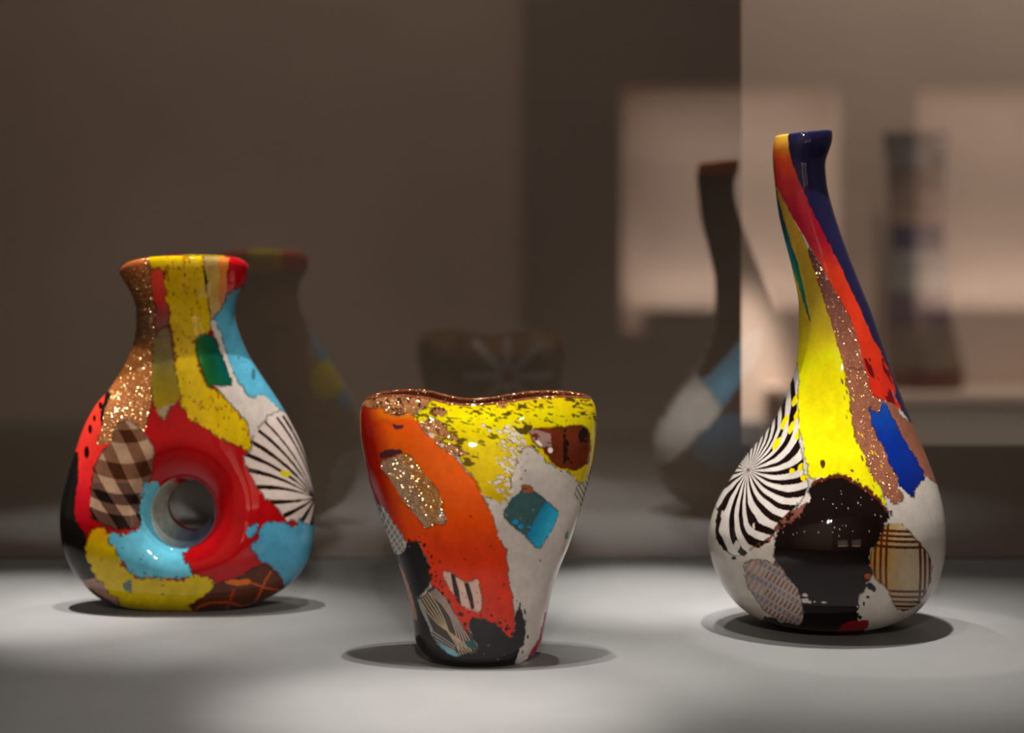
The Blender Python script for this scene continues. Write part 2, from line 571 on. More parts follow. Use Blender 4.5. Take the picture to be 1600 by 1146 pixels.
def ring_vase(edges, depth, base_py, base_hw, base_hd, Y, top_fn, front_step, row_step, lip_r, lip_down, expo=2.0, pinch=None, wall=5.0):
    """edges: (py, xl, xr); returns vertices (world), normals, quads, reference px coordinates, facing, kind per vertex"""
    s = Y / FPX
    e = np.array(edges, float)
    lo, hi = e[0, 0], base_py
    ys = np.append(e[:, 0], base_py)
    cxb = (e[-1, 1] + e[-1, 2]) / 2 if base_hw[0] is None else base_hw[0]
    xl = np.append(e[:, 1], cxb - base_hw[1])
    xr = np.append(e[:, 2], cxb + base_hw[1])
    fl = smoothed(pchip(ys, xl), lo, hi, 5)
    fr = smoothed(pchip(ys, xr), lo, hi, 5)
    d = np.array(depth, float)
    fd = smoothed(pchip(np.append(d[:, 0], base_py), np.append(d[:, 1], base_hd)), lo, hi, 5)
    q = np.linspace(lo, hi, 4000)
    w = (fr(q) - fl(q)) / 2
    arc = np.concatenate([[0], np.cumsum(np.hypot(np.diff(q), np.diff(w)))])
    n = int(arc[-1] / row_step)
    py = np.interp(np.linspace(0, arc[-1], n), arc, q)
    cx = (fl(py) + fr(py)) / 2
    hw = (fr(py) - fl(py)) / 2
    hd = fd(py)
    zz = base_py - py
    kind = np.zeros(n, int)
    # lip: over the edge and down inside
    lipn = 10
    rows = []
    for k in range(lipn, 0, -1):
        a = math.pi * k / lipn
        off = -lip_r * (1 - math.cos(a))
        up = lip_r * math.sin(a)
        rows.append((cx[0], hw[0] + off, hd[0] + off, zz[0] + up, 1))
    inner = []
    for k in range(14, 0, -1):
        t = k / 14
        j = int(np.argmin(np.abs(py - (py[0] + t * lip_down))))
        inner.append((cx[j], hw[j] - 2 * lip_r, hd[j] - 2 * lip_r, zz[j], 2))
    pre = np.array(inner + rows, float)
    cx = np.concatenate([pre[:, 0], cx])
    hw = np.concatenate([pre[:, 1], hw])
    hd = np.concatenate([pre[:, 2], hd])
    zz = np.concatenate([pre[:, 3], zz])
    kind = np.concatenate([pre[:, 4].astype(int), kind])
    # bottom rows closing the foot
    foot = [(cx[-1], hw[-1] * t, hd[-1] * t, 0.0, 3) for t in (0.75, 0.4, 0.05)]
    ft = np.array(foot)
    cx = np.concatenate([cx, ft[:, 0]])
    hw = np.concatenate([hw, ft[:, 1]])
    hd = np.concatenate([hd, ft[:, 2]])
    zz = np.concatenate([zz, ft[:, 3]])
    kind = np.concatenate([kind, ft[:, 4].astype(int)])
    R = len(cx)
    nf = int(math.pi * hw.max() / front_step)
    th = np.concatenate([np.linspace(math.pi, 2 * math.pi, nf, endpoint=False), np.linspace(0, math.pi, nf // 2, endpoint=False)])
    Cn = len(th)
    ct, st = np.cos(th), np.sin(th)
    ex = 2.0 / expo
    ux = np.sign(ct) * np.abs(ct) ** ex
    uy = np.sign(st) * np.abs(st) ** ex
    X = cx[:, None] + hw[:, None] * ux[None]
    D = hd[:, None] * uy[None]
    Z = np.repeat(zz[:, None], Cn, 1)
    X, D, Z = top_fn(X, D, Z, zz[kind == 0].max())
    P = np.stack([(X - HX) * s, Y + D * s, T + Z * s], 2)
    # normals
    du = np.roll(P, -1, 1) - np.roll(P, 1, 1)
    dv = np.gradient(P, axis=0)
    Nn = np.cross(du, dv)
    Nn /= np.linalg.norm(Nn, axis=2, keepdims=True) + 1e-12
    mid = int(np.argmax(hw * (kind == 0)))
    if (Nn[mid, :, 0] * ux).sum() < 0:
        Nn = -Nn
    Nn[kind == 3] = (0, 0, -1)
    i = np.arange(R - 1)[:, None] * Cn
    j = np.arange(Cn)[None]
    jn = (j + 1) % Cn
    quads = np.stack([i + j, i + Cn + j, i + Cn + jn, i + jn], 2).reshape(-1, 4)
    # orientation so that faces look outward
    a, b, c = [P.reshape(-1, 3)[quads[:, k]] for k in (0, 1, 2)]
    fn = np.cross(b - a, c - a)
    if (fn * Nn.reshape(-1, 3)[quads[:, 0]]).sum() < 0:
        quads = quads[:, ::-1]
    x, y = proj(P.reshape(-1, 3))
    x = x.reshape(R, Cn)
    y = y.reshape(R, Cn)
    first = int(np.nonzero(kind == 0)[0][0])
    lipm = (kind == 1) | (kind == 2)
    x[lipm] = x[first]
    y[lipm] = y[first]
    V = P.reshape(-1, 3)
    NN = Nn.reshape(-1, 3)
    view = V - np.array([0, 0, CZ])
    view /= np.linalg.norm(view, axis=1, keepdims=True)
    face = (NN * view).sum(1).reshape(R, Cn)
    face[lipm] = face[first]
    return V, NN, quads, x.ravel(), y.ravel(), face.ravel(), np.repeat(kind, Cn)


def surface_nets(F, org, h):
    S = F < 0
    n = np.zeros(tuple(k - 1 for k in F.shape), np.int8)
    for a in (0, 1):
        for b in (0, 1):
            for c in (0, 1):
                n += S[a:a + n.shape[0], b:b + n.shape[1], c:c + n.shape[2]]
    act = np.nonzero((n > 0) & (n < 8))
    I = np.stack(act, 1)
    acc = np.zeros((len(I), 3))
    cnt = np.zeros(len(I))
    corners = [(a, b, c) for a in (0, 1) for b in (0, 1) for c in (0, 1)]
    for p in corners:
        for ax in range(3):
            if p[ax]:
                continue
            q = list(p)
            q[ax] = 1
            fa = F[I[:, 0] + p[0], I[:, 1] + p[1], I[:, 2] + p[2]]
            fb = F[I[:, 0] + q[0], I[:, 1] + q[1], I[:, 2] + q[2]]
            m = (fa < 0) != (fb < 0)
            t = np.where(m, fa / np.where(m, fa - fb, 1), 0)
            pos = np.tile(np.array(p, float), (len(I), 1))
            pos[:, ax] = t
            acc[m] += pos[m]
            cnt[m] += 1
    V = (I + acc / cnt[:, None]) * h + org
    idx = np.full(n.shape, -1, np.int32)
    idx[act] = np.arange(len(I))
    Q = []
    for ax in range(3):
        o1, o2 = (ax + 1) % 3, (ax + 2) % 3
        A = np.swapaxes(S, 0, ax)
        sl0 = [slice(None)] * 3
        sl1 = [slice(None)] * 3
        sl0[ax] = slice(0, -1)
        sl1[ax] = slice(1, None)
        d = S[tuple(sl0)] != S[tuple(sl1)]
        e = np.stack(np.nonzero(d), 1)
        ok = (e[:, o1] > 0) & (e[:, o2] > 0) & (e[:, o1] < n.shape[o1]) & (e[:, o2] < n.shape[o2])
        e = e[ok]
        first = S[tuple(e.T)]
        quad = []
        for u, w in ((0, 0), (1, 0), (1, 1), (0, 1)):
            g = e.copy()
            g[:, o1] -= u
            g[:, o2] -= w
            quad.append(idx[tuple(g.T)])
        quad = np.stack(quad, 1)
        quad = np.where(first[:, None], quad, quad[:, ::-1])
        Q.append(quad)
    return V, np.concatenate(Q)


def smax(a, b, k):
    h = np.clip(0.5 + 0.5 * (a - b) / k, 0, 1)
    return b * (1 - h) + a * h + k * h * (1 - h)


# ------------------------------------------------------------------ vases: patches
class Layer:
    def __init__(self, label, polys, color, warp=3.0, ws=11, tr=0.25, gl=0.0, name='glass_patch', part=True, mask=None, rnd=1, side='front'):
        self.label, self.color, self.warp, self.ws = label, color, warp, ws
        self.polys = [rounded(p, rnd) if rnd else np.asarray(p, float) for p in polys]
        self.tr, self.gl, self.name, self.part, self.mask, self.side = tr, gl, name, part, mask, side


def paint(x, y, face, layers, sd):
    n = x.size
    col = np.zeros((n, 3))
    tr = np.zeros(n)
    gl = np.zeros(n)
    reg = np.zeros(n, int)
    isback = face > 0.06
    w1x = fnoise(x, y, 13, sd) - 0.5
    w1y = fnoise(x + 311, y + 97, 13, sd + 1) - 0.5
    w2x = fnoise(x, y, 4.6, sd + 2) - 0.5
    w2y = fnoise(x + 51, y + 17, 4.6, sd + 3) - 0.5
    part_ids = {}
    for k, L in enumerate(layers):
        sel = isback if L.side == 'back' else (~isback if L.side == 'front' else np.ones(n, bool))
        xi = x + (w1x * 2.4 + w2x * 2.3) * L.warp
        yi = y + (w1y * 2.4 + w2y * 2.3) * L.warp
        if L.polys:
            m = np.zeros(n, bool)
            for P in L.polys:
                m |= inside(xi, yi, P)
        else:
            m = np.ones(n, bool)
        m &= sel
        if L.mask is not None:
            j = np.nonzero(m)[0]
            m2 = np.zeros(n, bool)
            m2[j] = L.mask(x[j], y[j])
            m = m2
        j = np.nonzero(m)[0]
        if not j.size:
            continue
        col[j] = L.color(x[j], y[j])
        tr[j] = L.tr
        gl[j] = L.gl
        if L.part:
            reg[j] = k
    return np.clip(col, 0.002, 0.95), tr, gl, reg


def split_layers(layers):
    out = []
    for L in layers:
        if len(L.polys) > 1 and L.part:
            for P in L.polys:
                M = Layer(L.label, [], L.color, L.warp, L.ws, L.tr, L.gl, L.name, True, L.mask, 0, L.side)
                M.polys = [P]
                out.append(M)
        else:
            out.append(L)
    return out


def paint_fine(x, y, face, layers, sd, Q, outline=0.5):
    acc = None
    for k, (ox, oy) in enumerate(((0.0, 0.0), (0.45, 0.3), (-0.4, 0.42), (0.05, -0.5))):
        c, t, g, r = paint(x + ox, y + oy, face, layers, sd)
        if acc is None:
            acc, tr, gl, reg = c, t, g, r
        else:
            acc = acc + c
    col = acc / 4
    # density of the colour varies in the glass
    v = 1 + 0.34 * (fnoise(x, y * 0.75, 46, sd + 50) - 0.5) + 0.22 * (fnoise(x, y * 0.6, 11, sd + 51) - 0.5)
    col = col * v[:, None]
    # dark seams where two patches meet
    a = reg[Q]
    diff = (a != a[:, :1]).any(1)
    b = np.zeros(x.size, bool)
    b[Q[diff].ravel()] = True
    b &= fnoise(x, y, 9, sd + 52) > 0.42
    col[b] *= outline
    return np.clip(col, 0.002, 0.95), tr, gl, reg


def emit_patches(root, V, NN, Q, col, tr, gl, reg, names, mat):
    """one mesh per patch, sharing the smooth normals of the whole vase"""
    loc = np.array(root.location)
    fr = reg[Q[:, 0]]
    # a face takes the patch that most of its corners lie on
    same = (reg[Q[:, 1]] == reg[Q[:, 2]])
    fr = np.where(same, reg[Q[:, 1]], fr)
    def islands(q):
        u, inv = np.unique(q, return_inverse=True)
        inv = inv.reshape(q.shape)
        lab = np.arange(len(u))
        for _ in range(400):
            new = lab.copy()
            m = lab[inv].min(1)
            for c in range(4):
                np.minimum.at(new, inv[:, c], m)
            new = new[new]
            if (new == lab).all():
                break
            lab = new
        return lab[inv[:, 0]]

    # slivers too small to tell apart go to the patch beside them
    small = np.zeros(len(Q), bool)
    for r in np.unique(fr):
        k = np.nonzero(fr == r)[0]
        isl = islands(Q[k])
        ids, inv, cnt = np.unique(isl, return_inverse=True, return_counts=True)
        small[k] = (cnt[inv] < 70) & (cnt[inv] < cnt.max())
    for _ in range(30):
        if not small.any():
            break
        best = np.full(len(V), -1)
        for c in range(4):
            np.maximum.at(best, Q[~small, c], fr[~small])
        cand = best[Q].max(1)
        ok = small & (cand >= 0)
        fr[ok] = cand[ok]
        small &= ~ok
    pieces = []
    for r in np.unique(fr):
        q = Q[fr == r]
        isl = islands(q)
        pieces += [(r, q[isl == k]) for k in np.unique(isl)]
    for r, q in pieces:
        u, inv = np.unique(q, return_inverse=True)
        inv = inv.reshape(q.shape)
        nm, lab = names[r]
        me = bpy.data.meshes.new(nm)
        me.vertices.add(len(u))
        me.vertices.foreach_set('co', (V[u] - loc).astype(np.float32).ravel())
        me.loops.add(q.size)
        me.loops.foreach_set('vertex_index', inv.astype(np.int32).ravel())
        me.polygons.add(len(q))
        me.polygons.foreach_set('loop_start', np.arange(0, q.size, 4, dtype=np.int32))
        me.polygons.foreach_set('loop_total', np.full(len(q), 4, np.int32))
        me.polygons.foreach_set('use_smooth', np.ones(len(q), bool))
        me.materials.append(mat)
        a = me.attributes.new('col', 'FLOAT_COLOR', 'POINT')
        a.data.foreach_set('color', np.concatenate([col[u], np.ones((len(u), 1))], 1).astype(np.float32).ravel())
        a = me.attributes.new('tr', 'FLOAT', 'POINT')
        a.data.foreach_set('value', tr[u].astype(np.float32))
        a = me.attributes.new('gl', 'FLOAT', 'POINT')
        a.data.foreach_set('value', gl[u].astype(np.float32))
        me.update(calc_edges=True)
        me.normals_split_custom_set_from_vertices(NN[u].tolist())
        ob = bpy.data.objects.new(nm, me)
        COL.objects.link(ob)
        ob.parent = root
        if lab:
            ob['label'] = lab


def A_(pts): return [tuple(p) for p in pts]


# ------------------------------------------------------------------ vase with the round opening
def L1(p): return K(80, 380, 3.478, p)
def L2(p): return K(80, 660, 3.478, p)
def La(p): return K(90, 600, 6.365, p)
def Lb(p): return K(90, 780, 6.033, p)
def Lc(p): return K(290, 640, 6.033, p)
def Ld(p): return K(290, 790, 6.367, p)


def vase_with_hole():
    BP, Y = 949.0, 1.697
    s = Y / FPX
    left = [(395, 190), (410, 188), (423, 187), (440, 195), (460, 206.5), (486, 214), (518, 213), (544, 206.5), (575, 192), (607, 172), (633, 150),
            (669, 131), (703, 119), (738, 108), (775, 98.7), (809, 94.4), (844, 97), (878, 108), (905, 126), (925, 145), (940, 168), (949, 196), (956, 220)]
    right = [(395, 386), (414, 388), (437, 385), (455, 376), (466, 369), (495, 367), (527, 376), (558, 390), (590, 410), (624, 433), (662, 455),
             (703, 474), (746, 485), (789, 492), (832, 491), (867, 485), (898, 468), (918, 447), (934, 420), (949, 384), (956, 360)]
    dep = [(395, 66), (415, 70), (440, 65), (480, 58), (520, 58), (575, 66), (640, 74), (720, 82), (800, 90), (860, 93), (900, 86), (925, 72), (940, 56), (949, 44), (956, 38)]
    fl = smoothed(pchip(*zip(*left)), 395, 956, 4)
    fr = smoothed(pchip(*zip(*right)), 395, 956, 4)
    fd = smoothed(pchip(*zip(*dep)), 395, 956, 4)
    top = pchip([150, 187, 205, 224, 252, 290, 324, 367, 388, 420], [424, 418, 409, 404, 400, 399, 399.5, 403, 409, 414])
    HCX, HCZ = 297.0, BP - 791.0

    def field(x, d, z, want=False):
        py = BP - z
        a, b, wy = fl(py), fr(py), fd(py)
        cx, w = (a + b) / 2, (b - a) / 2
        q = ((np.abs(x - cx) / w) ** 2.15 + (np.abs(d) / wy) ** 2.15) ** (1 / 2.15)
        f = (q - 1) * np.minimum(w, wy)
        f = smax(f, top(x) - py, 9.0)
        w2, d2 = w - 15, wy - 14
        q2 = ((np.abs(x - cx) / w2) ** 2.1 + (np.abs(d) / d2) ** 2.1) ** (1 / 2.1)
        g = np.maximum((q2 - 1) * np.minimum(w2, d2), py - 500)
        f = smax(f, -g, 6.0)
        f = smax(f, -z, 8.0)
        r = np.hypot(x - HCX, (z - HCZ) * 0.93)
        f = smax(f, 36 - r, 74.0)
        cone = 37.5 - 13.0 * np.clip(d / 70.0, -1.2, 1.2) - r
        if want:
            return np.maximum(f, cone), (cone > f - 0.6)
        return np.maximum(f, cone)

    h = 1.7
    gx = np.arange(84, 504, h)
    gd = np.arange(-94, 95, h)
    gz = np.arange(-4, 562, h)
    F = np.empty((len(gx), len(gd), len(gz)), np.float32)
    zz = gz[None, None, :]
    for i0 in range(0, len(gx), 40):
        xx = gx[i0:i0 + 40][:, None, None]
        X, D, Z = np.broadcast_arrays(xx, gd[None, :, None], zz)
        F[i0:i0 + 40] = field(X.ravel(), D.ravel(), Z.ravel()).reshape(X.shape)
    V, Q = surface_nets(F, np.array([gx[0], gd[0], gz[0]]), h)
    e = 0.4
    for it in range(3):
        f0 = field(*V.T)
        G = np.stack([(field(V[:, 0] + e, V[:, 1], V[:, 2]) - field(V[:, 0] - e, V[:, 1], V[:, 2])),
                      (field(V[:, 0], V[:, 1] + e, V[:, 2]) - field(V[:, 0], V[:, 1] - e, V[:, 2])),
                      (field(V[:, 0], V[:, 1], V[:, 2] + e) - field(V[:, 0], V[:, 1], V[:, 2] - e))], 1) / (2 * e)
        g2 = (G * G).sum(1)
        if it < 2:
            V = V - G * np.clip(f0 / np.maximum(g2, 0.05), -1.2, 1.2)[:, None]
    NN = G / np.sqrt(np.maximum(g2, 1e-9))[:, None]
    _, tube = field(*V.T, want=True)
    z = V[:, 2].copy()
    tube &= (np.hypot(V[:, 0] - HCX, z - HCZ) < 62)
    P = np.stack([(V[:, 0] - HX) * s, Y + V[:, 1] * s, T + np.maximum(V[:, 2], 0) * s], 1)
    a, b, c = P[Q[:, 0]], P[Q[:, 1]], P[Q[:, 2]]
    if (np.cross(b - a, c - a) * NN[Q[:, 0]]).sum() < 0:
        Q = Q[:, ::-1]
    x, y = proj(P)
    view = P - np.array([0, 0, CZ])
    view /= np.linalg.norm(view, axis=1, keepdims=True)
    face = (NN * view).sum(1)
    # the lip and the inside of the neck take the colours of the outside
    lipm = (y < 440) & (z > 500) & (NN[:, 2] > 0.5)
    face = np.where(lipm, np.where(V[:, 1] < 0, -1.0, 1.0), face)

    # stripes of the fan
    fan_c = Lc([(1222, 836)])[0]
    ends = Lc([(925, 75), (870, 90), (760, 130), (700, 210), (610, 300), (530, 410), (570, 570), (690, 735), (820, 875), (940, 1000), (1090, 1060), (1190, 1090)])
    angs = [(math.degrees(math.atan2(-(py_ - fan_c[1]), fan_c[0] - px_)), math.hypot(px_ - fan_c[0], py_ - fan_c[1])) for px_, py_ in ends]

    def fan(x, y):
        dx, dy = fan_c[0] - x, fan_c[1] - y
        r = np.hypot(dx, dy) + 1e-6
        a = np.degrees(np.arctan2(dy, dx))
        m = np.zeros(x.shape, bool)
        for an, R in angs:
            c = an + (13.0 if an > 5 else -6.0) * (1 - np.clip(r / R, 0, 1))
            hwid = np.clip(0.6 + 3.3 * r / R, 0, 3.7) + 0.9 * (vnoise(x, y, 9, 2) - 0.5)
            hwid = hwid * (0.5 if an > 55 else (0.75 if an > 45 else 1.0))
            m |= (np.abs(np.radians(a - c)) * r < hwid) & (r < R + 3)
        return m

    def plaid(x, y):
        c = flat((196, 158, 126))(x, y)
        yy = y + 0.0012 * (x - 195) ** 2 * 4
        hb = ((yy > 672) & (yy < 693)) | ((yy > 725) & (yy < 750)) | ((yy > 773) & (yy < 790)) | ((yy > 806) & (yy < 832))
        u = x - 0.55 * y + 3 * np.sin(y / 23)
        db = (((u + 188) % 43) < 21)
        c[hb | db] = lin((134, 92, 68))
        c[hb & db] = lin((74, 38, 16))
        low = (y > 755) & (hb | db)
        c[low] = lin((104, 72, 58))
        c[(y > 765) & hb & db] = lin((30, 14, 10))
        return c * (0.9 + 0.2 * fnoise(x, y, 6, 3))[:, None]

    def net(x, y):
        c = mottle(flat((88, 40, 18)), 0.2, 20)(x, y)
        for pts, wd, cc in ((Ld([(350, 740), (500, 750), (640, 765), (780, 820), (930, 845)]), 1.6, (190, 85, 20)),
                            (Ld([(850, 660), (800, 740), (760, 830), (720, 920), (660, 990), (560, 1005), (430, 965), (250, 970), (130, 1010), (60, 1090)]), 1.9, (185, 75, 18)),
                            (Ld([(480, 840), (445, 940), (400, 1060)]), 2.2, (165, 55, 15)),
                            (Ld([(420, 755), (520, 775), (620, 760)]), 4.5, (215, 105, 15))):
            c[linedist(x, y, pts) < wd] = lin(cc)
        return c

    RED = mottle(flat((166, 1, 14)), 0.1, 30)
    YEL = over(mottle(flat((222, 184, 2)), 0.12, 8), (lambda x, y: (fnoise(x * 1.2, y * 0.55, 5, 42) > 0.66) & (fnoise(x, y, 40, 43) > 0.42) & (x > 255), (178, 112, 4)), (lambda x, y: specks(x, y, 11, 0.25, 1.7, 41, 1, 2), (150, 80, 5)))
    dk = (40, 50, 48)
    layers = [
        Layer('deep red glass around the hole', [], RED, tr=0.2, side='front'),
        Layer('dark brown glass of the far side', [], mottle(flat((138, 110, 88)), 0.3, 40), tr=0.25, side='back'),
        Layer('black glass on the flank', [[(60, 690), (121, 700), (123, 746), (118, 779), (116, 797), (119, 817), (135, 836), (133, 868), (145, 889), (155, 906), (131, 913), (100, 920), (60, 900)]], flat((20, 17, 15)), 1.5, tr=0.05),
        Layer('brown glass at the foot', [[(95, 900), (131, 908), (155, 903), (165, 915), (185, 935), (225, 950), (280, 975), (120, 975)]],
              over(flat((84, 46, 28)), (lambda x, y: (y - 905 < (x - 125) * 0.62 + 6), (150, 118, 108))), 1.5, tr=0.15),
        Layer('coral red glass with black spots', [[(60, 600)] + La([(500, 80), (490, 200), (480, 300), (425, 430), (450, 500), (530, 500), (520, 590), (460, 640), (400, 740), (350, 870), (330, 1000)]) + Lb([(300, 100), (312, 180), (325, 300), (300, 350)]) + [(135, 836), (119, 817), (116, 797), (118, 779), (123, 746), (121, 700), (60, 690)]],
              over(ramp((0, 1), [(640, (250, 62, 44)), (740, (246, 46, 44)), (770, (214, 20, 38)), (830, (170, 2, 20))], 12),
                   (lambda x, y: (np.hypot((x - 135.5) / 4, (y - 707) / 9.5) < 1) | (np.hypot((x - 141) / 3.2, (y - 671) / 7) < 1) | (np.hypot((x - 147.5) / 2.4, (y - 654) / 5) < 1) | (np.hypot((x - 157) / 3, (y - 634) / 6) < 1), (22, 6, 6))), 1.5, tr=0.35),
        Layer('black sliver beside the gold glass', [L1([(345, 760), (300, 800), (280, 880), (262, 990), (285, 1000), (310, 900), (350, 810)])], flat((24, 16, 10)), 2, tr=0.05, part=False),
        Layer('sparkling copper brown glass', [L1([(250, 0), (520, 60), (548, 130), (542, 240), (560, 330), (568, 480), (552, 560), (550, 850), (528, 950), (500, 1060), (440, 960), (380, 980), (330, 1080), (240, 1110), (262, 1050), (275, 1000), (300, 880), (335, 800), (200, 760), (300, 300)])],
              mottle(ramp((0, 1), [(405, (186, 86, 40)), (436, (140, 74, 24)), (455, (108, 56, 14)), (520, (96, 50, 16)), (555, (160, 92, 36)), (650, (172, 104, 60))], 14), 0.25, 10), 2, tr=0.2, gl=1.0),
        Layer('coral streak on the neck', [L1([(540, 150), (580, 128), (612, 170), (636, 330), (642, 440), (605, 495), (565, 480), (568, 330), (540, 240)])],
              ramp((0, 1), [(420, (238, 84, 60)), (470, (226, 62, 50)), (490, (150, 62, 62)), (515, (140, 88, 76))], 10), 1.2, tr=0.35),
        Layer('olive translucent glass', [L1([(560, 490), (642, 440), (657, 560), (667, 650), (702, 800), (695, 860), (640, 900), (612, 978), (580, 930), (545, 850), (550, 650)])],
              over(mottle(ramp((0, 1), [(515, (140, 116, 84)), (560, (130, 118, 66)), (600, (146, 126, 30)), (625, (160, 132, 12))], 14), 0.15, 8),
                   (lambda x, y: (y > 632 - (x - 262) * 0.35 + 5 * vnoise(x, y, 5, 4)), (176, 152, 118))), 1.6, tr=0.4),
        Layer('long yellow glass band', [L1([(520, 95), (560, 20), (860, 20), (835, 100), (842, 220), (852, 330), (872, 490), (800, 510), (780, 540), (800, 650), (850, 790), (920, 810), (990, 890), (1070, 980), (1082, 1060), (1092, 1100), (1085, 1150), (1020, 1110), (930, 1062), (850, 1022), (760, 960), (720, 900), (700, 840), (672, 650), (657, 500), (642, 380), (622, 240), (604, 140), (560, 150)])], YEL, 3.2, tr=0.35),
        Layer('dark green glass', [L1([(790, 515), (850, 488), (890, 520), (930, 610), (992, 770), (960, 780), (880, 770), (860, 795), (830, 720), (800, 640), (780, 560)])],
              ramp((1, -0.35), [(110, (22, 112, 26)), (128, (8, 92, 48)), (150, (2, 84, 76))], 8), 1.0, tr=0.3),
        Layer('amber glass on the neck', [L1([(826, 100), (840, 30), (990, 40), (965, 110), (955, 260), (938, 340), (890, 405), (866, 430), (850, 300), (842, 180)])],
              over(mottle(ramp((0, 1), [(405, (188, 160, 96)), (450, (222, 186, 84)), (495, (214, 176, 120))], 14), 0.15, 8),
                   (lambda x, y: (x > 343 + (y - 420) * 0.02 + 6 * (vnoise(x, y, 16, 3) - 0.5)) & (y < 485), (240, 140, 62))), 1.2, tr=0.45),
        Layer('black line on the neck', [L1([(812, 108), (832, 130), (846, 180), (846, 232), (832, 225), (830, 160)])], flat((26, 16, 8)), 1, tr=0, part=False),
        Layer('light blue shoulder glass', [L1([(962, 270), (1120, 240), (1250, 600), (1390, 1000), (1270, 940), (1160, 825), (1080, 850), (1010, 740), (962, 645), (940, 550), (900, 470), (880, 410), (938, 345)])],
              over(mottle(flat((84, 166, 194)), 0.12, 22), (lambda x, y: fnoise(x, y * 0.4, 9, 8) > 0.78, (60, 110, 130))), 2.2, tr=0.25),
        Layer('red glass on the rim', [L1([(965, 100), (985, 0), (1120, 20), (1100, 200), (1042, 240), (1026, 225), (1012, 262), (1000, 235), (985, 280), (965, 275), (955, 200)])], mottle(flat((196, 4, 24)), 0.2, 7), 1.5, tr=0.3),
        Layer('milky white glass on the shoulder', [L1([(858, 430), (885, 405), (915, 480), (945, 570), (965, 650), (1010, 738), (1080, 845), (1160, 822), (1270, 935), (1400, 1000), (1400, 1180), (1050, 1170), (1090, 1100), (1082, 1060), (1070, 980), (990, 890), (920, 810), (870, 770), (960, 780), (992, 770), (930, 610), (885, 500)])], mottle(flat((206, 194, 184)), 0.06, 20), 1.6, tr=0.3),
        Layer('white glass fan of black rays', [L2([(1085, 90), (1140, 20), (1180, -40), (1260, -60), (1340, -10), (1500, 60), (1500, 560), (1440, 590), (1330, 540), (1270, 545), (1250, 495), (1185, 440), (1130, 385), (1085, 290), (1045, 195), (1080, 165)])],
              over(mottle(flat((212, 194, 184)), 0.05, 16), (fan, (34, 18, 12)), (lambda x, y: np.hypot((x - 446.5) / 8.5, (y - 740.5) / 5) < 0.8 + 0.4 * vnoise(x, y, 4, 1), (206, 190, 10))), 3.6, tr=0.3, name='striped_patch'),
        Layer('brown and tan chequered glass', [La([(575, 420), (620, 380), (700, 345), (800, 420), (880, 500), (950, 620), (965, 700), (945, 780), (935, 950), (850, 1030), (820, 1146)]) + Lb([(785, 180), (795, 235), (760, 280), (560, 292), (480, 262), (330, 195), (305, 100)]) + La([(328, 1100), (350, 870), (400, 740), (460, 650), (530, 590)])], plaid, 1.2, tr=0.4, name='chequered_patch'),
        Layer('light blue glass under the hole', [L2([(478, 430), (520, 330), (570, 313), (592, 370), (605, 470), (645, 560), (705, 620), (765, 650), (762, 685), (710, 722), (745, 760), (775, 830), (750, 852), (690, 842), (600, 852), (540, 842), (480, 852), (440, 822), (400, 812), (410, 772), (350, 742), (330, 700), (300, 630), (320, 600), (400, 610), (470, 592), (492, 540)])],
              over(mottle(flat((96, 182, 206)), 0.1, 14), (lambda x, y: specks(x, y, 8, 0.28, 1.7, 77, 1.8, 0.8, 0.4) & (fnoise(x, y, 30, 6) > 0.48) & (y > 838), (66, 92, 88))), 3.8, tr=0.25),
        Layer('yellow glass around the foot', [L2([(205, 600), (260, 570), (300, 590), (312, 650), (345, 690), (372, 760), (420, 820), (480, 857), (560, 847), (640, 857), (740, 857), (770, 832), (820, 830), (870, 850), (884, 900), (852, 940), (780, 970), (740, 1000), (840, 1100), (600, 1100), (480, 1050), (400, 1012), (350, 962), (300, 900), (240, 840), (200, 760), (188, 700)])],
              over(mottle(ramp((0, 1), [(825, (226, 150, 14)), (850, (216, 178, 8)), (940, (222, 196, 8))], 16), 0.12, 12),
                   (lambda x, y: np.hypot((x - 200) / 7.5, (y - 917) / 10) < 0.55 + 0.7 * vnoise(x, y, 4, 9), (96, 120, 110)),
                   (lambda x, y: specks(x, y, 14, 0.12, 2.4, 55, 1.5, 0.8), (150, 130, 30))), 3.4, tr=0.3),
        Layer('brown glass with an orange net', [L2([(885, 890), (910, 868), (1000, 850), (1080, 800), (1160, 768), (1222, 810), (1264, 870), (1258, 930), (1200, 962), (1080, 1032), (1020, 1100), (840, 1100), (742, 1002), (832, 950)])], net, 1.2, tr=0.3),
        Layer('light blue glass low on the right', [L2([(1130, 580), (1152, 545), (1250, 540), (1330, 575), (1342, 520), (1380, 560), (1500, 540), (1500, 700), (1430, 870), (1310, 960), (1258, 935), (1268, 870), (1222, 808), (1170, 768), (1132, 762), (1110, 705), (1085, 692), (1090, 660), (1125, 645)]), L2([(1060, 600), (1085, 560), (1120, 545), (1125, 590), (1100, 630), (1070, 635)])],
              mottle(flat((76, 152, 184)), 0.12, 20), 1.8, tr=0.25),
        Layer('black edge by the foot', [L2([(1262, 905), (1290, 925), (1330, 960), (1200, 1080), (1040, 1080), (1150, 995), (1230, 950)])], flat((16, 14, 14)), 1.2, tr=0.0),
        # far side
        Layer('red and yellow glass of the far rim', [[(225, 395), (410, 395), (410, 440), (225, 445)]],
              lambda x, y: np.where(((x > 285) & (x < 350))[:, None], lin((215, 180, 20)), lin((205, 40, 40))), 4, tr=0.35, side='back'),
        Layer('light blue glass of the far shoulder', [[(378, 505), (420, 520), (475, 640), (500, 740), (450, 700), (410, 600)]], flat((90, 150, 180)), 4, tr=0.3, side='back'),
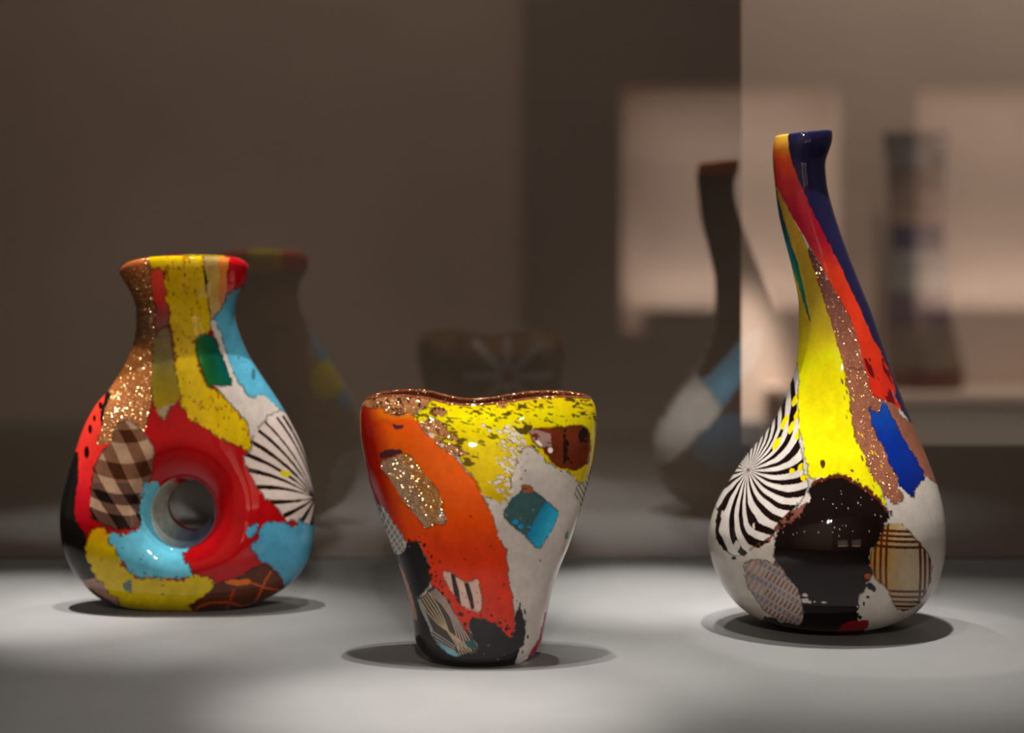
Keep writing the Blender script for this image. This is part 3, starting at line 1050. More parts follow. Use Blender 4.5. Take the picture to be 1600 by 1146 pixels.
        Layer('yellow patch of the far side', [[(405, 620), (460, 612), (480, 660), (440, 700), (405, 680)]], flat((205, 175, 20)), 5, tr=0.3, side='back'),
        Layer('pale patch low on the far side, added to brighten the view through the hole', [[(80, 850), (230, 845), (262, 960), (80, 970)]], flat((222, 212, 202)), 4, tr=0.3, side='back'),  # light colour put in to brighten the mirrored view through the hole
        Layer('white glass low on the far side', [[(455, 800), (510, 790), (510, 900), (440, 930), (430, 880)]], flat((200, 192, 184)), 5, tr=0.3, side='back'),
    ]
    layers = split_layers(layers)
    col, tr, gl, reg = paint_fine(x, y, face, layers, 11, Q)
    names = [(L.name, L.label) for L in layers]
    # wall of the hole
    names.append(('hole_wall', 'dark ring of glass lining the hole'))
    tidx = len(layers)
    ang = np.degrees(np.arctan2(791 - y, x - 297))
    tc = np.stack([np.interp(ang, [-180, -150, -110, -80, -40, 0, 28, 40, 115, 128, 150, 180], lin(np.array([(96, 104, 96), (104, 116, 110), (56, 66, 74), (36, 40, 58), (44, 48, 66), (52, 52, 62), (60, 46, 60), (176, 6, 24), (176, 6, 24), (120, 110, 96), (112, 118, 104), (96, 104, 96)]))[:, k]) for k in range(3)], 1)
    tc *= 4.0 * (0.8 + 0.5 * fnoise(x, y, 7, 21))[:, None]  # colours raised to stand in for light refracted into the hole
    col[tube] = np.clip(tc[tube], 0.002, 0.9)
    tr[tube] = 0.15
    gl[tube] = 0
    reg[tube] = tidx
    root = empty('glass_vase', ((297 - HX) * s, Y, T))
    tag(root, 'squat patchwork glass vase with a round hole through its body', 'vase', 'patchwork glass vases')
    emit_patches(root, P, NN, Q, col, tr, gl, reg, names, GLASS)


GLASS = glass_material('blown_patchwork_glass')
vase_with_hole()

# ------------------------------------------------------------------ tapering vase with the wavy rim
def C1(p): return K(530, 590, 3.721, p)
def C2(p): return K(530, 820, 3.478, p)
def Ca(p): return K(600, 880, 6.154, p)
def Cb(p): return K(750, 620, 4.774, p)
def Cc(p): return K(555, 600, 4.41, p)


def wavy_vase():
    Y = 1.491
    s = Y / FPX
    edges = [(624, 569, 925), (632, 563.5, 930), (648, 562, 932), (670, 562.5, 932), (708, 567.5, 929), (748, 575.7, 921), (791, 589, 909), (826, 601, 898.5), (857, 613, 887.5), (889, 625, 874), (920, 635, 864),
             (949, 643, 857), (978, 646.5, 851), (998, 648.5, 847.5), (1012, 654, 841), (1022, 663, 832)]
    depth = [(624, 70), (648, 80), (700, 90), (760, 94), (840, 92), (920, 88), (980, 84), (1012, 78), (1022, 74)]
    wave = pchip([555, 575, 597, 632, 664, 697, 731, 758, 800, 840, 870, 900, 920, 940], [4, 1, -4.5, -6.5, -4.5, 3, 7.5, 6.7, 1, -4, -5, -3, 0, 4])

    def top_fn(X, D, Z, zmax):
        t = np.clip((Z - (zmax - 210)) / 210, 0, 1) ** 2
        g = np.clip(np.abs(X - 744) / 80, 0, 1)
        D = D * (1 - 0.22 * t * (1 - g * g * (3 - 2 * g)))
        Z = Z - wave(X) * np.clip((Z - (zmax - 150)) / 150, 0, 1) ** 2
        return X, D, Z
    V, NN, Q, x, y, face, kind = ring_vase(edges, depth, 1031, (747.5, 72), 64, Y, top_fn, 1.35, 1.35, 4.2, 150, expo=2.25)

    def lines(pts_list, wd):
        return lambda x, y: np.min([linedist(x, y, p) for p in pts_list], axis=0) < wd

    ORG = mottle(ramp((0, 1), [(640, (255, 128, 14)), (652, (255, 130, 16)), (658, (244, 92, 12)), (720, (252, 104, 14)), (800, (250, 88, 10)), (860, (240, 62, 6)), (960, (228, 48, 8))], 20), 0.1, 26)  # brighter top band: refracted glow put into the orange
    edge_orange = C2([(430, 90), (470, 160), (490, 240), (500, 330), (540, 370), (600, 440), (650, 520), (690, 580), (720, 600), (700, 530), (760, 505), (820, 520), (880, 560), (920, 620), (945, 600)])

    def org(x, y):
        c = ORG(x, y)
        d = linedist(x, y, edge_orange)
        left = np.clip((600 + (y - 650) * 0.22 - x) / 26, 0, 1)[:, None]
        c = c * (1 - left) + lin((186, 30, 14)) * left
        m = specks(x, y, 7, 0.75, 2.6, 31, 1, 1.4, 0.5) & (d < 26 * hash2(np.floor(x / 7), np.floor(y / 7), 5))
        m |= specks(x, y, 22, 0.35, 1.7, 32) & (y > 800)
        c[m] = lin((120, 12, 8))
        c[m & (d < 9)] = lin((40, 12, 10))
        return c

    def yel(x, y):
        c = mottle(ramp((0, 1), [(620, (238, 206, 0)), (652, (252, 232, 0)), (700, (240, 212, 2)), (790, (224, 184, 0))], 10), 0.08, 10)(x, y)
        st = (fnoise(x * 0.5 + y * 0.28, y * 1.5 - x * 0.6, 5.5, 61) > 0.665) & (fnoise(x, y, 40, 62) > 0.38)
        c[st & (y < 720)] = lin((116, 104, 8))
        st = (fnoise(x * 0.55, y * 1.3, 4.6, 63) > 0.66) & (y < 655)
        c[st] = lin((92, 74, 10))
        nr = linedist(x, y, Cc([(470, 240), (600, 330), (700, 420), (780, 500)])) < 16
        st = (fnoise(x * 0.6, y * 1.1, 6, 64) > 0.56) & nr
        c[st] = lin((110, 88, 14))
        return c

    wedge = C1([(800, 290), (860, 330), (880, 380), (930, 430), (930, 500), (890, 560), (910, 640), (950, 700)])
    WHITE = over(mottle(flat((206, 196, 188)), 0.06, 24),
                 (lambda x, y: specks(x, y, 34, 0.4, 1.7, 71) & (x > 790), (50, 34, 30)),
                 (lambda x, y: (fnoise(x, y, 4.2, 72) > 0.7) & (linedist(x, y, C1([(980, 300), (1010, 420), (980, 560), (1000, 680)])) < 26), (138, 118, 60)))

    fline = C1([(1010, 285), (1075, 390), (1030, 500), (1005, 720)])

    def flecks(x, y, grow):
        d = linedist(x, y, fline)
        a = specks(x, y, 8.5, 0.95, 4.6 + grow, 81, 1.3, 0.8, 0.5) & (d < 17)
        b = specks(x, y, 8.5, 0.75, 3.8 + grow, 85, 1.35, 0.75, 0.5) & (d < 30)
        c = specks(x, y, 12, 0.5, 3.2 + grow, 88, 1.4, 0.7, 0.5)
        return a | b | c

    def latt(x, y):
        c = flat((72, 64, 60))(x, y)
        u = Ca([(335, 350), (470, 560), (620, 660), (760, 880)])
        for k in range(5):
            o = k / 4.0
            p = Ca([(340 + 90 * o, 345 - 55 * o), (420 + 100 * o, 480 - 60 * o), (520 + 60 * o, 590 - 40 * o), (610 + 15 * o, 655 + 10 * o), (690 + 60 * o, 780 - 20 * o), (735 + 110 * o, 885 - 30 * o)])
            c[linedist(x, y, p) < 0.8] = lin((196, 172, 134))
        for k in range(5):
            o = k / 4.0
            p = Ca([(440 + 70 * o, 290 - 50 * o), (560 + 40 * o, 400 - 60 * o), (640 + 50 * o, 520 - 40 * o), (690 + 90 * o, 660 + 10 * o), (720 + 150 * o, 840 - 10 * o)])
            c[linedist(x, y, p) < 0.7] = lin((206, 176, 164))
        for k in range(4):
            o = k / 3.0
            p = Ca([(450 + 20 * o, 650 + 110 * o), (560 + 20 * o, 720 + 100 * o), (680 + 10 * o, 800 + 80 * o)])
            c[linedist(x, y, p) < 0.7] = lin((170, 164, 160))
        m = linedist(x, y, Ca([(330, 360), (380, 480), (420, 580), (450, 650)])) < 3.5
        c[m] = lin((150, 156, 152))
        return c

    def sparkle_brown(x, y):
        c = mottle(flat((150, 96, 60)), 0.35, 7, 9)(x, y)
        m = fnoise(x, y, 5, 10) > 0.62
        c[m] = lin((62, 28, 16))
        return c

    def gold(x, y):
        c = mottle(ramp((1, -0.45), [(270, (146, 116, 96)), (300, (140, 110, 88)), (312, (150, 98, 48)), (360, (140, 90, 44))], 10), 0.3, 9)(x, y)
        c[inside(x, y, Cc([(565, 870), (600, 860), (635, 920), (620, 965), (570, 950)]))] = lin((126, 114, 116))
        return c

    def teal(x, y):
        c = mottle(flat((58, 88, 88)), 0.15, 8)(x, y)
        u = (x - 838) + (y - 810) * 0.55 + 3 * (vnoise(x, y, 6, 3) - 0.5)
        m = u > 0
        c[m] = (lin((24, 120, 158)) * (1 - np.clip(u / 30, 0, 1))[:, None] + lin((40, 176, 214)) * np.clip(u / 30, 0, 1)[:, None])[m]
        for (cx, cy), rx_, ry_ in (((836, 829.5), 5.2, 7.3), ((813.5, 823.5), 4, 4), ((806, 816), 4, 4.2), ((800.5, 817), 1.8, 1.8), ((827, 824), 3, 2)):
            c[np.hypot((x - cx) / rx_, (y - cy) / ry_) < 1] = lin((24, 140, 190))
        c[specks(x, y, 13, 0.3, 1.2, 91)] = lin((150, 170, 165))
        return c

    def netw(x, y):
        c = flat((128, 126, 118))(x, y)
        a = (x * 0.9 + y * 0.55 + 5 * np.sin(y / 17)) % 8.5
        b = (x * 1.2 - y * 0.75) % 10
        c[(a < 1.7) | (b < 1.7)] = lin((204, 200, 192))
        return c

    layers = [
        Layer('milky white glass', [], WHITE, tr=0.42, side='front'),
        Layer('smoky dark glass of the far side', [], mottle(flat((112, 96, 84)), 0.3, 30), tr=0.4, side='back'),
        Layer('orange red glass', [[(540, 625), (600, 632)] + C1([(440, 205), (480, 300), (560, 380), (640, 440), (700, 500), (760, 570), (800, 600), (830, 690), (872, 760), (912, 870)]) + C2([(852, 20), (872, 80), (905, 130), (912, 200), (922, 300), (942, 400), (953, 480), (947, 600), (922, 625), (880, 565), (820, 525), (760, 505), (700, 532), (722, 605), (690, 585), (650, 522), (600, 442), (540, 372), (500, 332), (490, 240), (470, 160), (430, 92), (370, 100), (330, 40)]) + C1([(330, 890), (240, 760), (190, 690), (60, 640)]) + [(540, 700)]], org, 2.0, tr=0.5),
        Layer('dark red glass on the left edge', [C1([(60, 330), (118, 380), (160, 500), (205, 600), (240, 700), (285, 790), (330, 890), (240, 770), (200, 700), (60, 640)])],
              over(mottle(flat((150, 14, 14)), 0.2, 12), (lambda x, y: specks(x, y, 16, 0.4, 3, 5, 1, 1.3) & (y < 712), (60, 20, 40))), 1.6, tr=0.4),
        Layer('bright yellow glass', [C1([(430, 235), (480, 190), (515, 130), (560, 60), (1560, 60), (1560, 560), (1400, 625), (1370, 590), (1300, 540), (1200, 480), (1130, 400), (1090, 390), (1060, 420), (1030, 480), (1010, 560), (1000, 640), (1000, 710), (930, 728), (880, 695), (830, 685), (800, 600), (740, 540), (690, 470), (620, 400), (540, 330), (470, 270)])], yel, 2.8, tr=0.5),
        Layer('dark seams of the white flecks', [C1([(800, 262), (860, 262), (1020, 285), (1100, 380), (1020, 480), (1010, 720), (900, 690), (860, 600), (930, 500), (850, 370)])], flat((120, 92, 30)), 1.0, tr=0.3, part=False,
              mask=lambda x, y: flecks(x, y, 0.9)),
        Layer('white flecks in the yellow', [C1([(800, 262), (860, 262), (1020, 285), (1100, 380), (1020, 480), (1010, 720), (900, 690), (860, 600), (930, 500), (850, 370)])], flat((222, 210, 196)), 1.0, tr=0.42, part=False,
              mask=lambda x, y: flecks(x, y, 0.0)),
        Layer('copper brown glass under the rim', [C1([(60, 60), (515, 60), (528, 140), (520, 155), (470, 182), (445, 222), (400, 216), (340, 226), (270, 202), (255, 178), (160, 180), (110, 160), (60, 160)])], sparkle_brown, 2.2, tr=0.2, gl=0.7),
        Layer('copper bubbles between orange and yellow', [Cc([(510, 180), (550, 160), (610, 170), (630, 200), (600, 228), (540, 222)]), Cc([(440, 265), (500, 250), (545, 238), (610, 270), (640, 330), (700, 370), (712, 402), (640, 382), (560, 352), (480, 335)]), Cc([(530, 370), (565, 352), (595, 380), (590, 412), (550, 415)]), Cc([(598, 432), (660, 408), (720, 435), (790, 500), (700, 492), (620, 462)]), C1([(915, 150), (950, 142), (980, 155), (960, 180), (930, 180)])],
              sparkle_brown, 1.6, tr=0.15, gl=0.9),
        Layer('dark brown glass on the right', [C1([(1095, 310), (1150, 292), (1300, 292), (1380, 268), (1450, 300), (1475, 420), (1440, 530), (1300, 540), (1250, 500), (1205, 440), (1140, 390)])],
              over(mottle(flat((96, 38, 16)), 0.3, 14), (lambda x, y: (fnoise(x, y, 16, 44) > 0.58) & (x > 880), (34, 12, 10)), (lambda x, y: inside(x, y, C1([(1095, 310), (1150, 305), (1230, 330), (1240, 400), (1170, 410), (1130, 380)])) & (fnoise(x, y, 8, 45) > 0.42), (150, 116, 110)),
                   (lambda x, y: inside(x, y, rounded(C1([(1135, 370), (1160, 365), (1185, 395), (1170, 405)]))) | (np.hypot((x - 860) / 4, (y - 704) / 4.5) < 1), (225, 212, 200))), 1.8, tr=0.25),
        Layer('dark streak in the yellow', [C1([(1005, 270), (1060, 305), (1075, 280), (1130, 275), (1115, 315), (1065, 332), (1040, 320)])], flat((70, 58, 12)), 2, tr=0.2, part=False),
        Layer('gold flecked brown patch', [Cc([(165, 535), (250, 508), (330, 478), (390, 500), (430, 560), (470, 620), (540, 690), (602, 800), (597, 860), (634, 920), (622, 967), (540, 975), (490, 997), (450, 960), (410, 900), (350, 842), (290, 742), (240, 662), (180, 595)])], gold, 1.2, tr=0.2, gl=1.0),
        Layer('dark smear in the orange', [Cc([(170, 470), (240, 448), (320, 452), (330, 475), (250, 505), (160, 520)]), Cc([(245, 272), (300, 290), (342, 288), (332, 315), (285, 327)])], flat((70, 34, 40)), 1.4, tr=0.2, part=False),
        Layer('dark teal diamond with bright blue corner', [C1([(1050, 660), (1090, 640), (1140, 665), (1200, 712), (1288, 792), (1262, 832)]) + C2([(1170, 5), (1130, 75), (1080, 146), (1010, 62), (940, 12)]) + C1([(948, 800), (990, 722)])], teal, 1.6, tr=0.3),
        Layer('small brown corner above the teal', [Cb([(312, 648), (392, 668), (402, 705), (350, 722), (308, 702)])], flat((138, 78, 52)), 1, tr=0.2, part=False),
        Layer('grey glass with a white net', [Cc([(60, 760), (130, 800), (180, 840), (232, 892), (272, 970), (322, 1040), (347, 1146)]) + C2([(357, 140), (312, 162), (270, 130), (150, 0)])], netw, 1.2, tr=0.4, name='netted_patch'),
        Layer('black glass around the foot', [C2([(250, 120), (320, 168), (360, 140), (375, 85), (432, 95), (472, 170), (492, 250), (502, 325), (470, 352), (430, 402), (452, 452), (502, 562), (562, 642), (640, 712), (742, 692), (762, 682), (742, 642), (724, 590), (702, 530), (760, 503), (820, 522), (880, 562), (921, 622), (947, 602), (955, 480), (985, 440), (1000, 490), (1015, 560), (1008, 640), (972, 690), (958, 760), (900, 860), (500, 860), (380, 760), (360, 600), (370, 400)])],
              over(flat((24, 22, 23)), (lambda x, y: specks(x, y, 17, 0.25, 1.2, 95), (110, 96, 90))), 2.2, tr=0.03),
        Layer('white bubbles beside the black', [C2([(930, 380), (985, 440), (1020, 560), (1015, 650), (960, 760), (985, 760), (1040, 600), (1020, 460)])], flat((22, 18, 18)), 1.5, tr=0.05, part=False, mask=lambda x, y: specks(x, y, 6, 0.55, 2.4, 99, 0.8, 1.4)),
        Layer('pinkish brown sliver', [Ca([(100, 0), (145, 0), (195, 100), (255, 250), (312, 480), (322, 560), (280, 545), (235, 400), (180, 200)])], flat((158, 92, 74)), 0.8, tr=0.3),
        Layer('dark glass with fine pink lines', [Ca([(480, 226), (540, 278), (600, 350), (660, 450), (720, 540), (780, 640), (862, 698), (862, 760), (918, 840), (740, 892), (680, 912), (600, 862), (530, 782), (450, 702), (440, 640), (390, 530), (350, 440), (318, 350), (400, 308), (430, 256)])], latt, 0.8, tr=0.35, name='lined_patch', rnd=0),
        Layer('pale blue corner', [Ca([(495, 755), (640, 832), (742, 890), (690, 906), (600, 862), (530, 800)])], mottle(flat((118, 182, 196)), 0.1, 9), 0.6, tr=0.3, part=False),
        Layer('teal corner', [Ca([(775, 748), (862, 748), (905, 822), (840, 832), (790, 792)])], flat((34, 92, 92)), 0.6, tr=0.3, part=False),
        Layer('pale glass with two black bars', [Ca([(558, 78), (640, 86), (700, 140), (770, 182), (830, 180), (895, 150), (932, 250), (952, 430), (912, 492), (860, 452), (800, 442), (740, 412), (690, 342), (640, 282), (590, 172)])],
              over(mottle(flat((212, 176, 160)), 0.1, 8), (lambda x, y: inside(x, y, Ca([(640, 95), (680, 118), (722, 270), (742, 412), (708, 412), (668, 270)])) | inside(x, y, Ca([(768, 190), (812, 190), (852, 320), (872, 442), (840, 452), (798, 300)])), (44, 22, 26)),
                   (lambda x, y: specks(x, y, 8, 0.3, 1.5, 15), (210, 70, 30))), 1.4, tr=0.35, name='barred_patch'),
        Layer('magenta glass on the right edge of the foot', [Ca([(1550, 470), (1640, 480), (1640, 700), (1520, 980), (1380, 960), (1400, 868), (1490, 740), (1502, 650), (1532, 560)])], mottle(flat((156, 12, 44)), 0.2, 12), 0.9, tr=0.35),
        Layer('lined pale glass on the right edge', [Cb([(725, 665), (800, 612), (835, 500), (940, 480), (940, 700), (800, 980), (745, 890), (762, 800), (700, 725)])],
              over(flat((150, 140, 128)), (lambda x, y: ((x * 1.0 - y * 0.55) % 7) < 2.2, (222, 212, 200))), 1, tr=0.4),
        Layer('greenish tint on the right edge', [Cb([(640, 1010), (665, 1000), (650, 1070), (630, 1060)])], flat((110, 146, 130)), 1, tr=0.4, part=False),
        Layer('copper rim dots', [[(520, 560), (980, 560), (980, 668), (520, 668)]], sparkle_brown, 4, tr=0.2, gl=0.9, side='back'),
        Layer('white star with a red heart', [[(680, 590), (900, 590), (900, 830), (680, 830)]], lambda x, y: np.where((np.hypot(x - 789, y - 712) < 15)[:, None], lin((190, 60, 50)), lin((226, 214, 210))), 0, tr=0.4, side='back', rnd=0, part=False,
              mask=lambda x, y: ((np.abs(((np.degrees(np.arctan2(y - 712, x - 789)) + 22) % 45) - 22.5) * np.pi / 180 * np.hypot(x - 789, y - 712) < 9) & (np.hypot(x - 789, y - 712) < 118)) | (np.hypot(x - 789, y - 712) < 15)),
    ]
    layers = split_layers(layers)
    col, tr, gl, reg = paint_fine(x, y, face, layers, 23, Q)
    names = [(L.name, L.label) for L in layers]
    names.append(('rim', 'dark copper brown lip of the vase'))
    lip = (kind == 1) | (kind == 2)
    yy = V[:, 2] / s
    c = mottle(flat((112, 54, 32)), 0.35, 8)(V[:, 0] / s + 800, V[:, 1] / s + yy * 0.7)
    col[lip] = c[lip]
    tr[lip] = 0.35
    gl[lip] = 0.5
    reg[lip] = len(layers)
    root = empty('glass_vase', ((747 - HX) * s, Y, T))
    tag(root, 'low tapering patchwork glass vase with a wavy rim, orange and yellow', 'vase', 'patchwork glass vases')
    emit_patches(root, V, NN, Q, col, tr, gl, reg, names, GLASS)


wavy_vase()

# ------------------------------------------------------------------ tall vase with the leaning neck
def R1(p): return K(1160, 190, 2.667, p)
def R2(p): return K(1090, 580, 3.902, p)
def R3(p): return K(1090, 780, 3.721, p)


def tall_vase():
    Y = 1.617
    s = Y / FPX
    edges = [(212, 1210.5, 1300), (220, 1209, 1300.5), (228, 1208, 1298.5), (240, 1207.5, 1293.5), (256, 1208, 1289), (287, 1211, 1291.5), (329, 1216, 1301.5), (370, 1225, 1315), (422, 1238.5, 1334.5), (479, 1248.5, 1357.5), (527, 1248.5, 1374.5), (565, 1245, 1388),
             (600, 1236, 1400), (644, 1217, 1417.5), (677, 1197, 1431), (713, 1167, 1446), (754, 1140, 1461.5), (782, 1123.5, 1469), (808, 1113, 1473.5), (832, 1108, 1475.3), (852, 1107.5, 1475), (875, 1112, 1471.5), (909, 1125.5, 1461), (936, 1143, 1444), (954, 1163, 1425), (967, 1187, 1400)]
    depth = [(y, (b - a) / 2 * 0.95) for y, a, b in edges]

    def top_fn(X, D, Z, zmax):
        t = np.clip((Z - (zmax - 45)) / 45, 0, 1) ** 2
        return X, D, Z + (X - 1254) * 0.11 * t
    V, NN, Q, x, y, face, kind = ring_vase(edges, depth, 978, (1293, 70), 66, Y, top_fn, 1.35, 1.45, 4.5, 120)

    zc = R2([(308, 604)])[0]

    def zebra(x, y):
        dx, dy = x - zc[0], y - zc[1]
        dxs = np.where(dx < 0, dx * 2.0, dx * 0.95)
        r = np.hypot(dxs, dy) + 1e-6
        a = np.arctan2(dy, dxs)
        wgt = np.clip(0.5 + 0.75 * np.cos(a - 0.35), 0, 1)
        a2 = a + wgt * (0.36 * (r / 80.0) ** 2 - 0.08) + 0.12 * (fnoise(x, y, 36, 3) - 0.5)
        # more, finer rays run up along the neck
        g = np.linspace(-4.2, 4.2, 1200)
        den = 3.2 + 6.0 * np.exp(-((g + 1.05) / 0.38) ** 2) + 1.2 * np.exp(-((np.abs(g) - 2.9) / 0.7) ** 2)
        cum = np.concatenate([[0], np.cumsum((den[1:] + den[:-1]) / 2 * np.diff(g))])
        k0, k1 = np.interp(-math.pi, g, cum), np.interp(math.pi, g, cum)
        cum = cum * (round(k1 - k0) / (k1 - k0))
        ph = np.interp(a2, g, cum) * 2 * math.pi
        return np.sin(ph) > 0.18 - 0.1 * np.clip(r / 90, 0, 1)

    ZEB = over(mottle(flat((216, 206, 198)), 0.05, 20), (zebra, (26, 12, 10)),
               (lambda x, y: np.hypot(x - zc[0], y - zc[1]) < 3, (120, 90, 84)))

    def zyel(x, y):
        m = np.zeros(x.shape, bool)
        for (a, b), r1, r2 in zip(R2([(595, 180), (530, 310), (480, 445), (570, 350), (605, 270), (630, 585), (575, 610), (610, 390), (650, 650)]), (3.6, 4.5, 5, 4, 3.5, 4.2, 4, 4, 5), (12, 12, 11, 10, 9, 8, 4, 9, 5)):
            u = (x - a) * 0.9 + (y - b) * 0.4
            w = -(x - a) * 0.4 + (y - b) * 0.9
            m |= np.hypot(u / r1, w / r2) < 0.75 + 0.5 * vnoise(x, y, 5, 6)
        return m

    def red_stripe(x, y):
        c = ramp((0, 1), [(212, (255, 196, 70)), (232, (252, 150, 44)), (250, (236, 84, 38)), (285, (206, 52, 52)), (335, (178, 24, 50)), (380, (186, 28, 50)), (420, (236, 66, 34)), (560, (240, 58, 30)), (640, (222, 44, 26))], 22)(x, y)
        m = (fnoise(x * 0.8 - y * 0.35, y * 0.12, 5, 8) > 0.62) & (y > 560)
        c[m] = lin((120, 16, 22))
        return c

    def plaid(x, y):
        c = ramp((1, 0), [(1360, (196, 130, 34)), (1388, (196, 152, 76)), (1410, (200, 178, 144)), (1460, (196, 172, 152))], 8)(x, y)
        u = (x - 1410) / 50.0
        v = (y - 890) / 60.0
        for yv in (831, 839, 847, 856, 925, 933.5, 941, 948, 954):
            c[np.abs(y - (yv - 3 * u * u + 1.5 * u)) < (2.2 if yv < 900 else 1.9)] = lin((92, 40, 16))
        for xv in (1364, 1371, 1379, 1387, 1435.5, 1442, 1448.5, 1454):
            bul = 5 * (xv - 1410) / 45.0 * (1 - v * v)
            c[np.abs(x - (xv + bul)) < 1.9] = lin((90, 38, 14))
        return c

    def leaf(x, y):
        c = mottle(flat((186, 162, 150)), 0.08, 14)(x, y)
        u = x * 0.84 + y * 0.54
        w = -x * 0.5 + y * 0.86
        m = ((w % 24) < 12) & ((u % 7) < 2.4) & (x > 1195)
        c[m] = lin((92, 76, 72))
        m = ((w % 24) > 15) & ((w % 24) < 22) & ((u % 8) < 4.6)
        c[m] = lin((120, 126, 146))
        m = (x <= 1195) & ((u % 9) < 2.2)
        c[m] = lin((140, 128, 128))
        m = (y < 885) & (fnoise(x, y, 14, 5) > 0.4)
        c[m] = lin((190, 156, 146))
        return c

    def black(x, y):
        c = flat((18, 9, 7))(x, y)
        out = linedist(x, y, R2([(690, 680), (780, 642), (880, 632), (960, 672), (1050, 732), (1120, 782), (1160, 850)]))
        m = (out < 1.5 + 6 * fnoise(x, y, 6, 12))
        c[m] = lin((84, 32, 8))
        out = linedist(x, y, R3([(600, 60), (540, 140), (450, 190), (430, 320), (480, 400), (540, 460)]))
        m = out < 9 * (fnoise(x, y, 7, 13) - 0.3)
        c[m] = lin((112, 42, 20))
        m = specks(x, y, 11, 0.35, 1.0, 17) & (y < 845)
        c[m] = lin((190, 170, 160))
        return c

    YEL = over(mottle(ramp((0, 1), [(260, (196, 150, 44)), (420, (190, 154, 48)), (500, (206, 176, 40)), (560, (255, 234, 10)), (780, (255, 236, 8))], 24), 0.08, 22),  # dull neck, bright belly: the glow of the lit belly is put into the colour
               (lambda x, y: (specks(x, y, 10, 0.7, 2.4, 19, 0.7, 2.4, -0.3)) & (linedist(x, y, R2([(900, 0), (940, 200), (950, 340), (1010, 480), (1070, 620), (1140, 760)])) < 10), (120, 82, 24)),
               (lambda x, y: inside(x, y, rounded(R2([(745, 545), (775, 540), (780, 575), (765, 600), (750, 580)]))) | inside(x, y, rounded(R2([(930, 598), (955, 605), (950, 620), (932, 610)]))) | inside(x, y, rounded(R2([(970, 655), (985, 655), (985, 672), (972, 670)]))), (96, 46, 6)))

    def aven(x, y):
        c = mottle(ramp((0, 1), [(390, (84, 40, 56)), (450, (112, 62, 58)), (560, (144, 88, 66))], 20), 0.22, 8)(x, y)
        m = specks(x, y, 15, 0.34, 3.0, 27, 0.7, 2.2, -0.45) & (linedist(x, y, R2([(900, 0), (950, 200), (960, 340), (1020, 480), (1090, 620), (1170, 760)])) < 13)
        c[m] = lin((226, 196, 10))
        return c

